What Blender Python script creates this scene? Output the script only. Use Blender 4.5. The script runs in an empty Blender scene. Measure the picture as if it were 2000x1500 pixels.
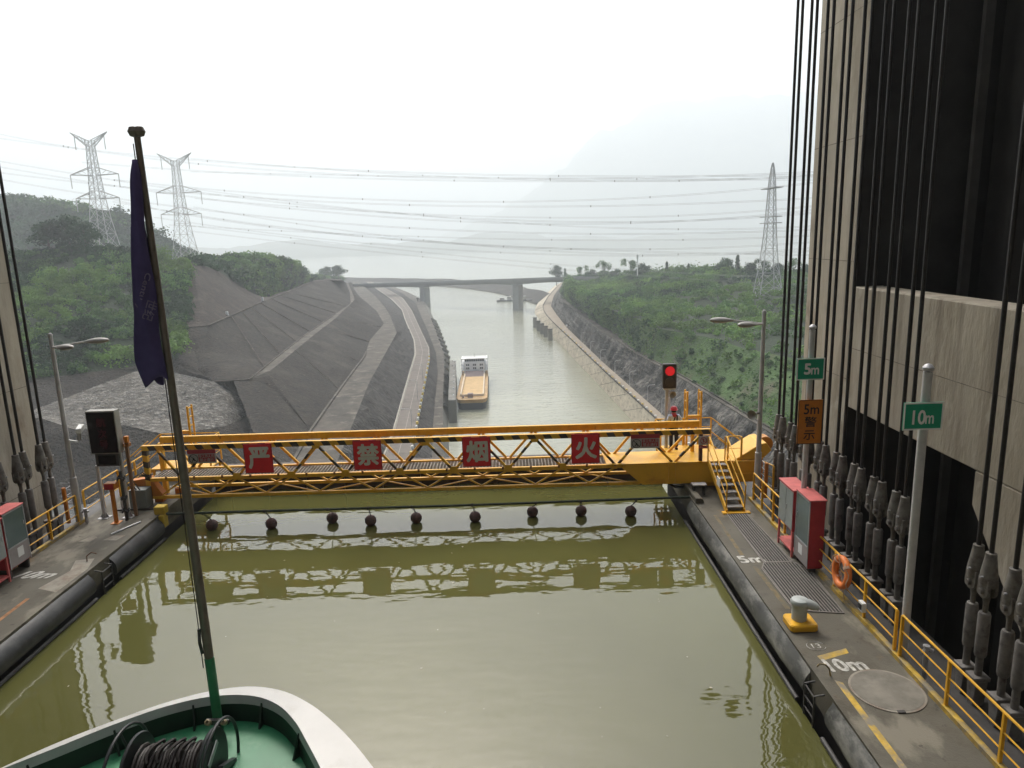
import bpy, bmesh, math, random
import numpy as np
from mathutils import Vector, Matrix

SC = bpy.context.scene
COL = SC.collection
rad = math.radians

# ------------------------------------------------------------------ camera
FPX, PITCH, YAW, ROLL = 1400.0, rad(11.58), rad(0.04), rad(-1.715)
CAM = np.array([3.1, 0.0, 9.03])
_cy, _sy, _cp, _sp = math.cos(YAW), math.sin(YAW), math.cos(PITCH), math.sin(PITCH)
_F = np.array([_sy*_cp, _cy*_cp, -_sp]); _R0 = np.array([_cy, -_sy, 0.0]); _U0 = np.cross(_R0, _F)
_R = _R0*math.cos(ROLL) + _U0*math.sin(ROLL); _U = -_R0*math.sin(ROLL) + _U0*math.cos(ROLL)
cam_d = bpy.data.cameras.new("camera"); cam = bpy.data.objects.new("camera", cam_d); COL.objects.link(cam)
cam_d.sensor_width = 36.0; cam_d.lens = 36.0*FPX/2000.0; cam_d.clip_start = 0.1; cam_d.clip_end = 30000
_m = Matrix.Identity(4)
for _i in range(3):
    _m[_i][0] = _R[_i]; _m[_i][1] = _U[_i]; _m[_i][2] = -_F[_i]; _m[_i][3] = CAM[_i]
cam.matrix_world = _m
SC.camera = cam

# ------------------------------------------------------------------ sky, sun, exposure
SUN_EL, SUN_AZ = rad(51), rad(-13)          # azimuth clockwise from +Y (downstream)
w = bpy.data.worlds.new("World"); SC.world = w; w.use_nodes = True
nt = w.node_tree; bg = nt.nodes["Background"]
sky = nt.nodes.new("ShaderNodeTexSky"); sky.sky_type = 'NISHITA'; sky.sun_disc = False
sky.sun_elevation = SUN_EL; sky.sun_rotation = SUN_AZ; sky.dust_density = 8.0; sky.air_density = 1.0; sky.ozone_density = 1.0
hs = nt.nodes.new("ShaderNodeHueSaturation"); hs.inputs["Saturation"].default_value = 0.55
nt.links.new(sky.outputs[0], hs.inputs["Color"]); nt.links.new(hs.outputs[0], bg.inputs[0])
bg.inputs[1].default_value = 0.15
sd = bpy.data.lights.new("sun", 'SUN'); sd.energy = 1.5; sd.angle = rad(14); sd.color = (1.0, 0.95, 0.87)
so = bpy.data.objects.new("sun", sd); COL.objects.link(so)
_sv = Vector((math.sin(SUN_AZ)*math.cos(SUN_EL), math.cos(SUN_AZ)*math.cos(SUN_EL), math.sin(SUN_EL)))
so.rotation_euler = _sv.to_track_quat('Z', 'Y').to_euler(); so.location = (0, 0, 200)
SC.view_settings.view_transform = 'Standard'; SC.view_settings.look = 'None'
SC.view_settings.gamma = 1.0; SC.view_settings.exposure = 0.85
SC.view_settings.use_curve_mapping = False
SC.cycles.max_bounces = 7; SC.cycles.diffuse_bounces = 4; SC.cycles.glossy_bounces = 3
SC.cycles.transmission_bounces = 3; SC.cycles.volume_bounces = 1; SC.cycles.transparent_max_bounces = 8
SC.cycles.caustics_reflective = False; SC.cycles.caustics_refractive = False
SC.cycles.use_denoising = True

# ------------------------------------------------------------------ helpers
def P(px, py, z=None, Y=None, X=None):
    """Point of the place seen at (px, py) of the 2000x1500 photograph, on a level, at a distance or on a wall plane."""
    d = _F + _R*(px-1000)/FPX + _U*(750-py)/FPX
    if z is not None: t = (z-CAM[2])/d[2]
    elif Y is not None: t = (Y-CAM[1])/d[1]
    else: t = (X-CAM[0])/d[0]
    return CAM + t*d

def unit(v):
    v = np.asarray(v, float); return v/np.linalg.norm(v)

class MB:
    def __init__(s): s.v = []; s.f = []; s.m = []
    def add(s, vs, fs, mi=0):
        o = len(s.v); s.v.extend([tuple(map(float, p)) for p in vs]); s.f.extend([tuple(i+o for i in f) for f in fs]); s.m.extend([mi]*len(fs)); return s
    def hexa(s, c, mi=0):
        return s.add(c, [(0,3,2,1),(4,5,6,7),(0,1,5,4),(1,2,6,5),(2,3,7,6),(3,0,4,7)], mi)
    def box(s, x0, x1, y0, y1, z0, z1, mi=0):
        return s.hexa([(x0,y0,z0),(x1,y0,z0),(x1,y1,z0),(x0,y1,z0),(x0,y0,z1),(x1,y0,z1),(x1,y1,z1),(x0,y1,z1)], mi)
    def obox(s, c, ax, half, mi=0):
        c = np.asarray(c, float); a, b, d = [np.asarray(q, float)*h for q, h in zip(ax, half)]
        return s.hexa([c-a-b-d, c+a-b-d, c+a+b-d, c-a+b-d, c-a-b+d, c+a-b+d, c+a+b+d, c-a+b+d], mi)
    def beam(s, p, q, w, h, up=(0,0,1), mi=0):
        p = np.asarray(p, float); q = np.asarray(q, float); d = unit(q-p)
        if abs(np.dot(d, up)) > .98: up = (0,1,0)
        a = unit(np.cross(d, up)); b = np.cross(a, d)
        return s.obox((p+q)/2, (a, d, b), (w/2, np.linalg.norm(q-p)/2, h/2), mi)
    def tube(s, pts, r, n=8, mi=0, closed=False):
        pts = [np.asarray(p, float) for p in pts]; k = len(pts)
        rr = [r]*k if np.isscalar(r) else list(r)
        vs = []; a = None
        for i in range(k):
            if closed: d = unit(pts[(i+1) % k]-pts[i-1])
            else: d = unit(pts[min(i+1, k-1)]-pts[max(i-1, 0)])
            if a is None:
                a = np.cross(d, (0,0,1) if abs(d[2]) < .9 else (0,1,0))
            a = unit(a-d*np.dot(a, d)); b = np.cross(d, a)
            for j in range(n):
                t = 2*math.pi*j/n; vs.append(pts[i]+rr[i]*(a*math.cos(t)+b*math.sin(t)))
        fs = []
        for i in range(k if closed else k-1):
            i2 = (i+1) % k
            for j in range(n):
                fs.append((i*n+j, i*n+(j+1) % n, i2*n+(j+1) % n, i2*n+j))
        if not closed:
            fs.append(tuple(range(n-1, -1, -1))); fs.append(tuple((k-1)*n+j for j in range(n)))
        return s.add(vs, fs, mi)
    def lathe(s, prof, c, n=16, axis=(0,0,1), mi=0):
        c = np.asarray(c, float); d = unit(axis); a = np.cross(d, (1,0,0) if abs(d[0]) < .9 else (0,1,0)); a = unit(a); b = np.cross(d, a)
        vs = []
        for r, z in prof:
            for j in range(n):
                t = 2*math.pi*j/n; vs.append(c+d*z+max(r, 1e-4)*(a*math.cos(t)+b*math.sin(t)))
        k = len(prof); fs = []
        for i in range(k-1):
            for j in range(n): fs.append((i*n+j, i*n+(j+1) % n, (i+1)*n+(j+1) % n, (i+1)*n+j))
        fs.append(tuple(range(n-1, -1, -1))); fs.append(tuple((k-1)*n+j for j in range(n)))
        return s.add(vs, fs, mi)
    def prism(s, poly, o, u, v, n, depth, mi=0):
        """poly in (u, v) at origin o, pushed along n."""
        o = np.asarray(o, float); u = np.asarray(u, float); v = np.asarray(v, float); n = np.asarray(n, float)
        k = len(poly); vs = [o+u*a+v*b for a, b in poly]; vs += [p+n*depth for p in vs]
        fs = [tuple(range(k-1, -1, -1)), tuple(range(k, 2*k))] + [(i, (i+1) % k, (i+1) % k+k, i+k) for i in range(k)]
        return s.add(vs, fs, mi)
    def build(s, name, mat, parent=None, smooth=False, bevel=0.0, fix=True):
        me = bpy.data.meshes.new(name)
        off = np.array(parent_loc(parent)) if parent is not None else np.zeros(3)
        me.from_pydata([tuple(np.asarray(p)-off) for p in s.v], [], s.f)
        if fix:
            bm = bmesh.new(); bm.from_mesh(me); bmesh.ops.recalc_face_normals(bm, faces=bm.faces); bm.to_mesh(me); bm.free()
        for m in (mat if isinstance(mat, (list, tuple)) else [mat]): me.materials.append(m)
        if isinstance(mat, (list, tuple)): me.polygons.foreach_set("material_index", s.m)
        if smooth:
            me.polygons.foreach_set("use_smooth", [True]*len(me.polygons)); me.set_sharp_from_angle(angle=rad(40))
        o = bpy.data.objects.new(name, me); COL.objects.link(o)
        if parent is not None: o.parent = parent
        if bevel:
            b = o.modifiers.new("bevel", 'BEVEL'); b.width = bevel; b.segments = 1; b.limit_method = 'ANGLE'
        return o

def parent_loc(p):
    l = np.zeros(3)
    while p is not None:
        l += np.array(p.location); p = p.parent
    return l

def tag(o, label=None, cat=None, group=None, kind=None):
    if label: o["label"] = label
    if cat: o["category"] = cat
    if group: o["group"] = group
    if kind: o["kind"] = kind
    return o

def thing(name, label, cat, loc=(0,0,0), group=None):
    o = bpy.data.objects.new(name, None); COL.objects.link(o); o.location = tuple(map(float, loc)); o.empty_display_size = .3
    return tag(o, label, cat, group)

def copy_tree(o, parent=None):
    c = o.copy(); COL.objects.link(c); c.parent = parent
    for ch in list(o.children): copy_tree(ch, c)
    return c

def struct(o): o["kind"] = "structure"; return o

def mesh_np(name, verts, faces, mat, parent=None, smooth=False):
    """fast quads/tris mesh from arrays"""
    me = bpy.data.meshes.new(name); nv, nf, k = len(verts), len(faces), faces.shape[1]
    me.vertices.add(nv); me.vertices.foreach_set("co", np.ascontiguousarray(verts, dtype=np.float32).ravel())
    me.loops.add(nf*k); me.loops.foreach_set("vertex_index", np.ascontiguousarray(faces, dtype=np.int32).ravel())
    me.polygons.add(nf); me.polygons.foreach_set("loop_start", np.arange(0, nf*k, k, dtype=np.int32))
    me.polygons.foreach_set("loop_total", np.full(nf, k, dtype=np.int32))
    me.update(calc_edges=True); me.validate()
    if smooth: me.polygons.foreach_set("use_smooth", [True]*nf)
    me.materials.append(mat)
    o = bpy.data.objects.new(name, me); COL.objects.link(o)
    if parent is not None: o.parent = parent
    return o

_perm = np.random.RandomState(7).permutation(512)
def vnoise(p, scale=1.0, seed=0):
    q = np.asarray(p, float)*scale + seed*17.31; i = np.floor(q).astype(int); f = q-i; f = f*f*(3-2*f)
    def h(a, b, c): return _perm[(_perm[(_perm[a % 512]+b) % 512]+c) % 512]/511.0
    x, y, z = i[..., 0], i[..., 1], i[..., 2]; fx, fy, fz = f[..., 0], f[..., 1], f[..., 2]
    def L(a, b, t): return a+(b-a)*t
    return L(L(L(h(x,y,z), h(x+1,y,z), fx), L(h(x,y+1,z), h(x+1,y+1,z), fx), fy),
             L(L(h(x,y,z+1), h(x+1,y,z+1), fx), L(h(x,y+1,z+1), h(x+1,y+1,z+1), fx), fy), fz)*2-1
def fbm(p, scale, octv=4, seed=0):
    s = 0; a = 1.0
    for o in range(octv): s = s+a*vnoise(p, scale*2**o, seed+o); a *= .5
    return s

# ------------------------------------------------------------------ materials
MATS = {}
def M(name, col, rough=.65, metal=0.0, var=.18, vscale=1.2, bump=0.0, bscale=20.0, spec=.4, stretch=(1,1,1), dirt=None, dscale=.6, dthr=.55, coat=0.0, layers=()):
    """principled paint/concrete/soil with a mottled base colour, optional dirt patches and fine relief, in world space."""
    if name in MATS: return MATS[name]
    m = bpy.data.materials.new(name); m.use_nodes = True; t = m.node_tree; N = t.nodes; L = t.links
    b = N["Principled BSDF"]; b.inputs["Roughness"].default_value = rough; b.inputs["Metallic"].default_value = metal
    b.inputs["Specular IOR Level"].default_value = spec; b.inputs["Coat Weight"].default_value = coat
    g = N.new("ShaderNodeNewGeometry"); mp = N.new("ShaderNodeMapping"); mp.inputs["Scale"].default_value = stretch
    L.new(g.outputs["Position"], mp.inputs["Vector"])
    n1 = N.new("ShaderNodeTexNoise"); n1.inputs["Scale"].default_value = vscale; n1.inputs["Detail"].default_value = 7; n1.inputs["Roughness"].default_value = .62
    L.new(mp.outputs[0], n1.inputs["Vector"])
    r = N.new("ShaderNodeValToRGB"); c = np.array(col)
    r.color_ramp.elements[0].position = .28; r.color_ramp.elements[1].position = .72
    r.color_ramp.elements[0].color = (*np.clip(c*(1-var*1.6), 0, 1), 1); r.color_ramp.elements[1].color = (*np.clip(c*(1+var*1.3), 0, 1), 1)
    L.new(n1.outputs["Fac"], r.inputs[0]); out = r.outputs[0]
    if dirt is not None:
        n2 = N.new("ShaderNodeTexNoise"); n2.inputs["Scale"].default_value = dscale; n2.inputs["Detail"].default_value = 8; n2.inputs["Roughness"].default_value = .68
        L.new(mp.outputs[0], n2.inputs["Vector"])
        r2 = N.new("ShaderNodeValToRGB"); r2.color_ramp.elements[0].position = dthr-.07; r2.color_ramp.elements[1].position = dthr+.09
        r2.color_ramp.elements[0].color = (0,0,0,1); r2.color_ramp.elements[1].color = (1,1,1,1)
        L.new(n2.outputs["Fac"], r2.inputs[0])
        mx = N.new("ShaderNodeMix"); mx.data_type = 'RGBA'; mx.inputs[7].default_value = (*dirt, 1)
        L.new(r2.outputs[0], mx.inputs[0]); L.new(out, mx.inputs[6]); out = mx.outputs[2]
    for lc, ls, lt, lst, soft in layers:      # further stain layers: colour, scale, threshold, stretch, softness
        m3 = N.new("ShaderNodeMapping"); m3.inputs["Scale"].default_value = lst; m3.inputs["Location"].default_value = (lt*31, ls*7, lt*13); L.new(g.outputs["Position"], m3.inputs["Vector"])
        n4 = N.new("ShaderNodeTexNoise"); n4.inputs["Scale"].default_value = ls; n4.inputs["Detail"].default_value = 6; n4.inputs["Roughness"].default_value = .6; L.new(m3.outputs[0], n4.inputs["Vector"])
        r4 = N.new("ShaderNodeValToRGB"); r4.color_ramp.elements[0].position = lt-soft; r4.color_ramp.elements[1].position = lt+soft; r4.color_ramp.elements[0].color = (0,0,0,1); r4.color_ramp.elements[1].color = (1,1,1,1); L.new(n4.outputs["Fac"], r4.inputs[0])
        x4 = N.new("ShaderNodeMix"); x4.data_type = 'RGBA'; x4.inputs[7].default_value = (*lc, 1); L.new(r4.outputs[0], x4.inputs[0]); L.new(out, x4.inputs[6]); out = x4.outputs[2]
    L.new(out, b.inputs["Base Color"])
    if bump:
        n3 = N.new("ShaderNodeTexNoise"); n3.inputs["Scale"].default_value = bscale; n3.inputs["Detail"].default_value = 5
        L.new(mp.outputs[0], n3.inputs["Vector"]); bp = N.new("ShaderNodeBump"); bp.inputs["Strength"].default_value = min(1, bump); bp.inputs["Distance"].default_value = .4/bscale*4
        L.new(n3.outputs["Fac"], bp.inputs["Height"]); L.new(bp.outputs[0], b.inputs["Normal"])
    MATS[name] = m; return m

def stripes(name, ca, cb, direction, period, duty=.5, rough=.5):
    """hazard stripes: flat paint bands across a member"""
    m = bpy.data.materials.new(name); m.use_nodes = True; t = m.node_tree; N = t.nodes; L = t.links; b = N["Principled BSDF"]; b.inputs["Roughness"].default_value = rough
    g = N.new("ShaderNodeNewGeometry"); d = N.new("ShaderNodeVectorMath"); d.operation = 'DOT_PRODUCT'; d.inputs[1].default_value = direction
    L.new(g.outputs["Position"], d.inputs[0])
    n1 = N.new("ShaderNodeTexNoise"); n1.inputs["Scale"].default_value = 3; n1.inputs["Detail"].default_value = 6; L.new(g.outputs["Position"], n1.inputs["Vector"])
    mu = N.new("ShaderNodeMath"); mu.operation = 'MULTIPLY'; mu.inputs[1].default_value = 1/period; L.new(d.outputs["Value"], mu.inputs[0])
    fr = N.new("ShaderNodeMath"); fr.operation = 'FRACT'; L.new(mu.outputs[0], fr.inputs[0])
    gt = N.new("ShaderNodeMath"); gt.operation = 'GREATER_THAN'; gt.inputs[1].default_value = duty; L.new(fr.outputs[0], gt.inputs[0])
    mx = N.new("ShaderNodeMix"); mx.data_type = 'RGBA'; mx.inputs[6].default_value = (*ca, 1); mx.inputs[7].default_value = (*cb, 1); L.new(gt.outputs[0], mx.inputs[0])
    m2 = N.new("ShaderNodeMix"); m2.data_type = 'RGBA'; m2.blend_type = 'MULTIPLY'; m2.inputs[0].default_value = .5
    L.new(mx.outputs[2], m2.inputs[6]); L.new(n1.outputs["Color"], m2.inputs[7])
    sc = N.new("ShaderNodeMix"); sc.data_type = 'RGBA'; sc.blend_type = 'MULTIPLY'; sc.inputs[0].default_value = 1; sc.inputs[7].default_value = (1.3,1.3,1.3,1); L.new(m2.outputs[2], sc.inputs[6])
    L.new(sc.outputs[2], b.inputs["Base Color"]); return m

def emis(name, col, strength):
    m = bpy.data.materials.new(name); m.use_nodes = True; b = m.node_tree.nodes["Principled BSDF"]
    b.inputs["Base Color"].default_value = (*[c*.3 for c in col], 1); b.inputs["Emission Color"].default_value = (*col, 1); b.inputs["Emission Strength"].default_value = strength
    MATS[name] = m; return m

def water_mat(name, col, scales, strength, dist, rough=.02, stretch=(1,1,1), near=False):
    m = bpy.data.materials.new(name); m.use_nodes = True; t = m.node_tree; N = t.nodes; L = t.links; b = N["Principled BSDF"]
    b.inputs["Roughness"].default_value = rough; b.inputs["IOR"].default_value = 1.54 if near else 1.38; b.inputs["Specular IOR Level"].default_value = .5
    g = N.new("ShaderNodeNewGeometry"); mp = N.new("ShaderNodeMapping"); mp.inputs["Scale"].default_value = stretch; L.new(g.outputs["Position"], mp.inputs[0])
    n0 = N.new("ShaderNodeTexNoise"); n0.inputs["Scale"].default_value = .12 if near else .012; n0.inputs["Detail"].default_value = 4; L.new(g.outputs["Position"], n0.inputs[0])
    r = N.new("ShaderNodeValToRGB"); c = np.array(col); r.color_ramp.elements[0].position = .35; r.color_ramp.elements[1].position = .65
    r.color_ramp.elements[0].color = (*(c*.86), 1); r.color_ramp.elements[1].color = (*(c*1.1), 1); L.new(n0.outputs["Fac"], r.inputs[0]); L.new(r.outputs[0], b.inputs["Base Color"])
    prev = None
    for s, st in zip(scales, strength):
        n = N.new("ShaderNodeTexNoise"); n.inputs["Scale"].default_value = s; n.inputs["Detail"].default_value = 1.5; n.inputs["Roughness"].default_value = .4; L.new(mp.outputs[0], n.inputs[0])
        bp = N.new("ShaderNodeBump"); bp.inputs["Strength"].default_value = st; bp.inputs["Distance"].default_value = dist
        L.new(n.outputs["Fac"], bp.inputs["Height"])
        if prev: L.new(prev.outputs[0], bp.inputs["Normal"])
        prev = bp
    L.new(prev.outputs[0], b.inputs["Normal"]); return m

_font_cache = {}
def glyph_mesh(txt, bold=0.0, extrude=.0):
    """mesh of flat lettering, centred, unit height box"""
    cu = bpy.data.curves.new("t", 'FONT'); cu.body = txt; cu.offset = bold; cu.extrude = extrude; cu.resolution_u = 3
    ob = bpy.data.objects.new("t", cu); COL.objects.link(ob)
    dg = bpy.context.evaluated_depsgraph_get(); me = bpy.data.meshes.new_from_object(ob.evaluated_get(dg))
    bpy.data.objects.remove(ob); bpy.data.curves.remove(cu)
    co = np.empty(len(me.vertices)*3); me.vertices.foreach_get("co", co); co = co.reshape(-1, 3)
    mn, mx = co.min(0), co.max(0); return me, co, mn, mx

def lettering(name, txt, mat, o, u, v, w=None, h=None, parent=None, bold=0.0, thick=.003):
    """flat lettering centred on o, along unit vectors u (right) and v (up), scaled to width w and height h, lying just off its board;
    bold: stroke gain in em, made of shifted copies of the outline a hair apart in height"""
    me, co, mn, mx = glyph_mesh(txt)
    s = mx-mn; cx = (mn+mx)/2
    sw = w/s[0] if w else h/s[1]; sh = h/s[1] if h else sw
    u = unit(u); v = unit(v); n = unit(np.cross(u, v)); off = parent_loc(parent) if parent is not None else np.zeros(3)
    faces = [tuple(p.vertices) for p in me.polygons]; bpy.data.meshes.remove(me)
    V = []; F = []; sh_ = [(0,0)] if not bold else [(0,0),(bold,0),(-bold,0),(0,bold),(0,-bold),(bold*.7,bold*.7),(-bold*.7,-bold*.7),(bold*.7,-bold*.7),(-bold*.7,bold*.7)]
    for k, (a, b) in enumerate(sh_):
        base = len(V)
        pts = np.asarray(o, float)+np.outer((co[:, 0]+a-cx[0])*sw, u)+np.outer((co[:, 1]+b-cx[1])*sh, v)+n*(thick+.0006*k)-off
        V.extend(map(tuple, pts)); F.extend(tuple(i+base for i in f) for f in faces)
    m2 = bpy.data.meshes.new(name); m2.from_pydata(V, [], F); m2.materials.append(mat); m2.update()
    ob = bpy.data.objects.new(name, m2); COL.objects.link(ob)
    if parent is not None: ob.parent = parent
    return ob

# ================================================================== PALETTE
YEL = (0.72, 0.385, 0.022); BLK = (0.02, 0.018, 0.016)
m_yellow = M("yellow_paint", YEL, .42, var=.12, vscale=2.5, dirt=(0.44,0.215,0.03), dscale=1.6, dthr=.64, layers=[((0.20,0.075,0.025), 3.0, .70, (1,1,.5), .03)], bump=.05, bscale=30)
m_yellow_dirty = M("worn_yellow_paint", (0.50,0.33,0.045), .7, var=.3, vscale=3, dirt=(0.2,0.18,0.14), dscale=1.8, dthr=.5)
STR = (0.05, 0.034, 0.02)
m_stripe_x = stripes("hazard_stripes_chord", YEL, STR, (1,0,0.55), .56, .52)
m_stripe_z = stripes("hazard_stripes_post", YEL, STR, (0.3,0,1), .46, .5)
m_concrete = M("tower_concrete", (0.41,0.365,0.29), .85, var=.16, vscale=.7, bump=.18, bscale=9, stretch=(1,1,.35), dirt=(0.29,0.25,0.185), dscale=.45, dthr=.57, layers=[((0.24,0.205,0.155), 1.6, .60, (1,1,.05), .08), ((0.46,0.42,0.345), .9, .62, (1,1,.5), .05), ((0.19,0.135,0.09), .35, .67, (1,1,.6), .06)])
m_deck = M("deck_concrete", (0.112,0.102,0.079), .75, var=.22, vscale=1.6, bump=.12, bscale=25, dirt=(0.072,0.063,0.045), dscale=.8, dthr=.53, layers=[((0.185,0.168,0.13), 1.1, .60, (1,.5,1), .05), ((0.045,0.04,0.03), 2.2, .66, (1,1,1), .03), ((0.15,0.10,0.05), .7, .67, (1,.6,1), .05)])
m_recess_shade = M("shaded_recess_concrete", (0.035,0.032,0.030), .9, var=.3, vscale=.6)  # tower concrete with the shade of the recess put into its colour
m_counter = M("counterweight_steel", (0.030,0.027,0.025), .8, var=.25, vscale=1.0)  # near-black, the recess shade is carried by this colour
m_rubber = M("black_rubber_fender", (0.018,0.018,0.018), .5, var=.4, vscale=2, dirt=(0.05,0.05,0.046), dscale=1.4, dthr=.56, spec=.5)
m_fenderR = M("scuffed_grey_fender", (0.075,0.076,0.07), .5, var=.4, vscale=1.8, dirt=(0.25,0.245,0.22), dscale=1.2, dthr=.56, stretch=(1,.5,1))
m_steel = M("galvanised_steel", (0.42,0.42,0.43), .45, metal=.3, var=.12, vscale=4)
m_darksteel = M("dark_steel", (0.05,0.047,0.045), .6, var=.25, vscale=3)
m_cable = M("greased_wire_rope", (0.016,0.013,0.012), .55, var=.3, vscale=12, bump=.3, bscale=60)
m_cast = M("cast_socket_grey", (0.145,0.135,0.12), .6, var=.25, vscale=5, dirt=(0.07,0.06,0.05), dscale=4, dthr=.56)
m_rod = M("tensioner_grey", (0.17,0.16,0.15), .6, var=.2, vscale=5, dirt=(0.05,0.045,0.04), dscale=3, dthr=.6)
m_red = M("red_enamel", (0.42,0.035,0.045), .4, var=.12, vscale=3)
m_redpale = M("faded_red_enamel", (0.55,0.13,0.12), .5, var=.15, vscale=3)
m_signred = M("sign_red", (0.72,0.016,0.03), .4, var=.08, vscale=3, dirt=(0.58,0.016,0.025), dscale=3, dthr=.6)
m_white = M("white_paint", (0.72,0.72,0.70), .5, var=.06, vscale=3)
m_signwhite = M("sign_lettering", (0.62,0.60,0.57), .5, var=.06, vscale=4)
m_chalk = M("worn_white_marking", (0.50,0.49,0.45), .8, var=.35, vscale=7, dirt=(0.26,0.25,0.21), dscale=6, dthr=.58)
m_black = M("black_paint", (0.015,0.015,0.015), .5, var=.2, vscale=4)
m_green = M("sign_green", (0.005,0.27,0.15), .4, var=.06, vscale=3)
m_orange = M("amber_panel", (0.52,0.17,0.012), .45, var=.12, vscale=3)
m_brown = M("dark_brown_gate", (0.045,0.028,0.02), .6, var=.25, vscale=1.5)
m_glassgrey = M("grey_cabinet_door", (0.30,0.33,0.32), .25, var=.08, vscale=2, spec=.6)
m_tealglass = M("teal_cabinet_glass", (0.10,0.14,0.135), .12, var=.1, vscale=1.5, spec=.7)
m_grating = M("drain_bars", (0.17,0.155,0.14), .6, var=.15, vscale=6)
m_pit = M("drain_pit", (0.016,0.015,0.013), .8, var=.2)
m_walk = M("walkway_grating", (0.28,0.25,0.21), .7, var=.12, vscale=8)
m_lamp = M("lamp_post_paint", (0.46,0.45,0.44), .5, var=.12, vscale=3)
m_lamphead = M("lamp_head_grey", (0.30,0.29,0.27), .45, var=.12, vscale=4)
# far terrain
m_shot = M("dark_shotcrete", (0.022,0.0165,0.012), .95, var=.5, vscale=.8, bump=.8, bscale=1.3, stretch=(1,1,.5), dirt=(0.040,0.032,0.024), dscale=.11, dthr=.57, layers=[((0.11,0.095,0.075), 1.1, .66, (1,1,.6), .03), ((0.010,0.009,0.008), .5, .60, (1,1,.35), .04), ((0.05,0.041,0.032), .06, .60, (1,1,.5), .05)])
m_cliff = M("grey_rock_cut", (0.052,0.047,0.042), .95, var=.4, vscale=.30, bump=.9, bscale=.9, stretch=(1,1,.16), dirt=(0.19,0.175,0.15), dscale=.25, dthr=.555, layers=[((0.03,0.027,0.025), .5, .60, (1,1,.12), .04)])
m_rockslope = M("dark_rough_slope", (0.045,0.040,0.036), .95, var=.45, vscale=.4, bump=1.0, bscale=.8, stretch=(1,1,.55), dirt=(0.13,0.12,0.10), dscale=.5, dthr=.64)
m_bench = M("bench_concrete", (0.070,0.060,0.047), .9, var=.45, vscale=.14, bump=.2, bscale=2, dirt=(0.19,0.172,0.14), dscale=.2, dthr=.61, layers=[((0.05,0.044,0.036), .12, .60, (1,1,1), .05)])
m_revet = M("pale_revetment", (0.52,0.455,0.35), .85, var=.14, vscale=.12, bump=.2, bscale=1.5, stretch=(1,1,1.8), dirt=(0.25,0.21,0.16), dscale=.3, dthr=.575)
m_road = M("road_asphalt", (0.15,0.128,0.11), .9, var=.10, vscale=.25, dirt=(0.095,0.082,0.07), dscale=.2, dthr=.57)
m_roadtan = M("tan_road", (0.27,0.225,0.17), .9, var=.12, vscale=.2)
m_soil = M("brown_soil", (0.13,0.108,0.085), .95, var=.3, vscale=.2, bump=.6, bscale=1.2, dirt=(0.07,0.085,0.03), dscale=.1, dthr=.55)
m_rubble = M("rubble_slope", (0.095,0.084,0.07), .95, var=.4, vscale=1.1, bump=.8, bscale=2.5, dirt=(0.30,0.285,0.25), dscale=.9, dthr=.565, stretch=(.5,1,1.6))
m_grass = M("grassy_slope", (0.048,0.095,0.022), .95, var=.30, vscale=.12, bump=.6, bscale=1.5, dirt=(0.085,0.064,0.044), dscale=.045, dthr=.585)
m_under = M("hill_undergrowth", (0.016,0.030,0.010), .95, var=.3, vscale=.1, bump=.6, bscale=1.2)
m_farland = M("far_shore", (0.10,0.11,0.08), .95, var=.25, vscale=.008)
m_wallconc = M("guide_wall_concrete", (0.17,0.162,0.142), .9, var=.22, vscale=.2, bump=.2, bscale=2, stretch=(1,1,.3), dirt=(0.12,0.115,0.10), dscale=.3, dthr=.57)
m_bridge = M("bridge_concrete", (0.24,0.245,0.24), .85, var=.08, vscale=.1)
m_pylon = M("pylon_steel", (0.38,0.385,0.385), .6, metal=.0, var=.08, vscale=.5)
m_wire = M("power_wire", (0.28,0.285,0.285), .6, var=.1, vscale=.5)
m_bark = M("bark", (0.09,0.075,0.055), .9, var=.3, vscale=1)

def leaf_mat(name, col, var=.45, vscale=.05):
    m = M(name, col, .7, var=var, vscale=vscale, spec=.2); t = m.node_tree; b = t.nodes["Principled BSDF"]
    n = t.nodes.new("ShaderNodeTexNoise"); n.inputs["Scale"].default_value = .9
    tr = t.nodes.new("ShaderNodeBsdfTranslucent"); mx = t.nodes.new("ShaderNodeMixShader"); mx.inputs[0].default_value = .3
    src = b.inputs["Base Color"].links[0].from_socket; t.links.new(src, tr.inputs[0])
    out = t.nodes["Material Output"]; t.links.new(b.outputs[0], mx.inputs[1]); t.links.new(tr.outputs[0], mx.inputs[2]); t.links.new(mx.outputs[0], out.inputs[0]); return m
m_leaf = leaf_mat("leaf_mid_green", (0.078,0.165,0.038))
m_leafd = leaf_mat("leaf_dark_green", (0.024,0.066,0.020))
m_leafy = leaf_mat("leaf_bright_green", (0.125,0.225,0.042))

# ================================================================== WATER AND FAR LAND
WZ = -0.85; CZ = -60.0
mb = MB(); mb.add([(-8.98,-96,WZ),(8.98,-96,WZ),(8.98,28.1,WZ),(-8.98,28.1,WZ)], [(0,1,2,3)])
m_chwater = water_mat("chamber_water", (0.098,0.098,0.032), (.55, 1.5, 3.6), (.20, .16, .05), .05, rough=.015, stretch=(.55,1.25,1), near=True)
struct(mb.build("chamber_water", m_chwater))
m_cwater = water_mat("channel_water", (0.27,0.27,0.20), (.055, .22, .9), (.35, .55, .4), .35, rough=.07, stretch=(.5,1.6,1))
mb = MB(); mb.add([(-8800,-150,CZ),(8800,-150,CZ),(8800,9000,CZ),(-8800,9000,CZ)], [(0,1,2,3)])
struct(mb.build("channel_water", m_cwater))

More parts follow.
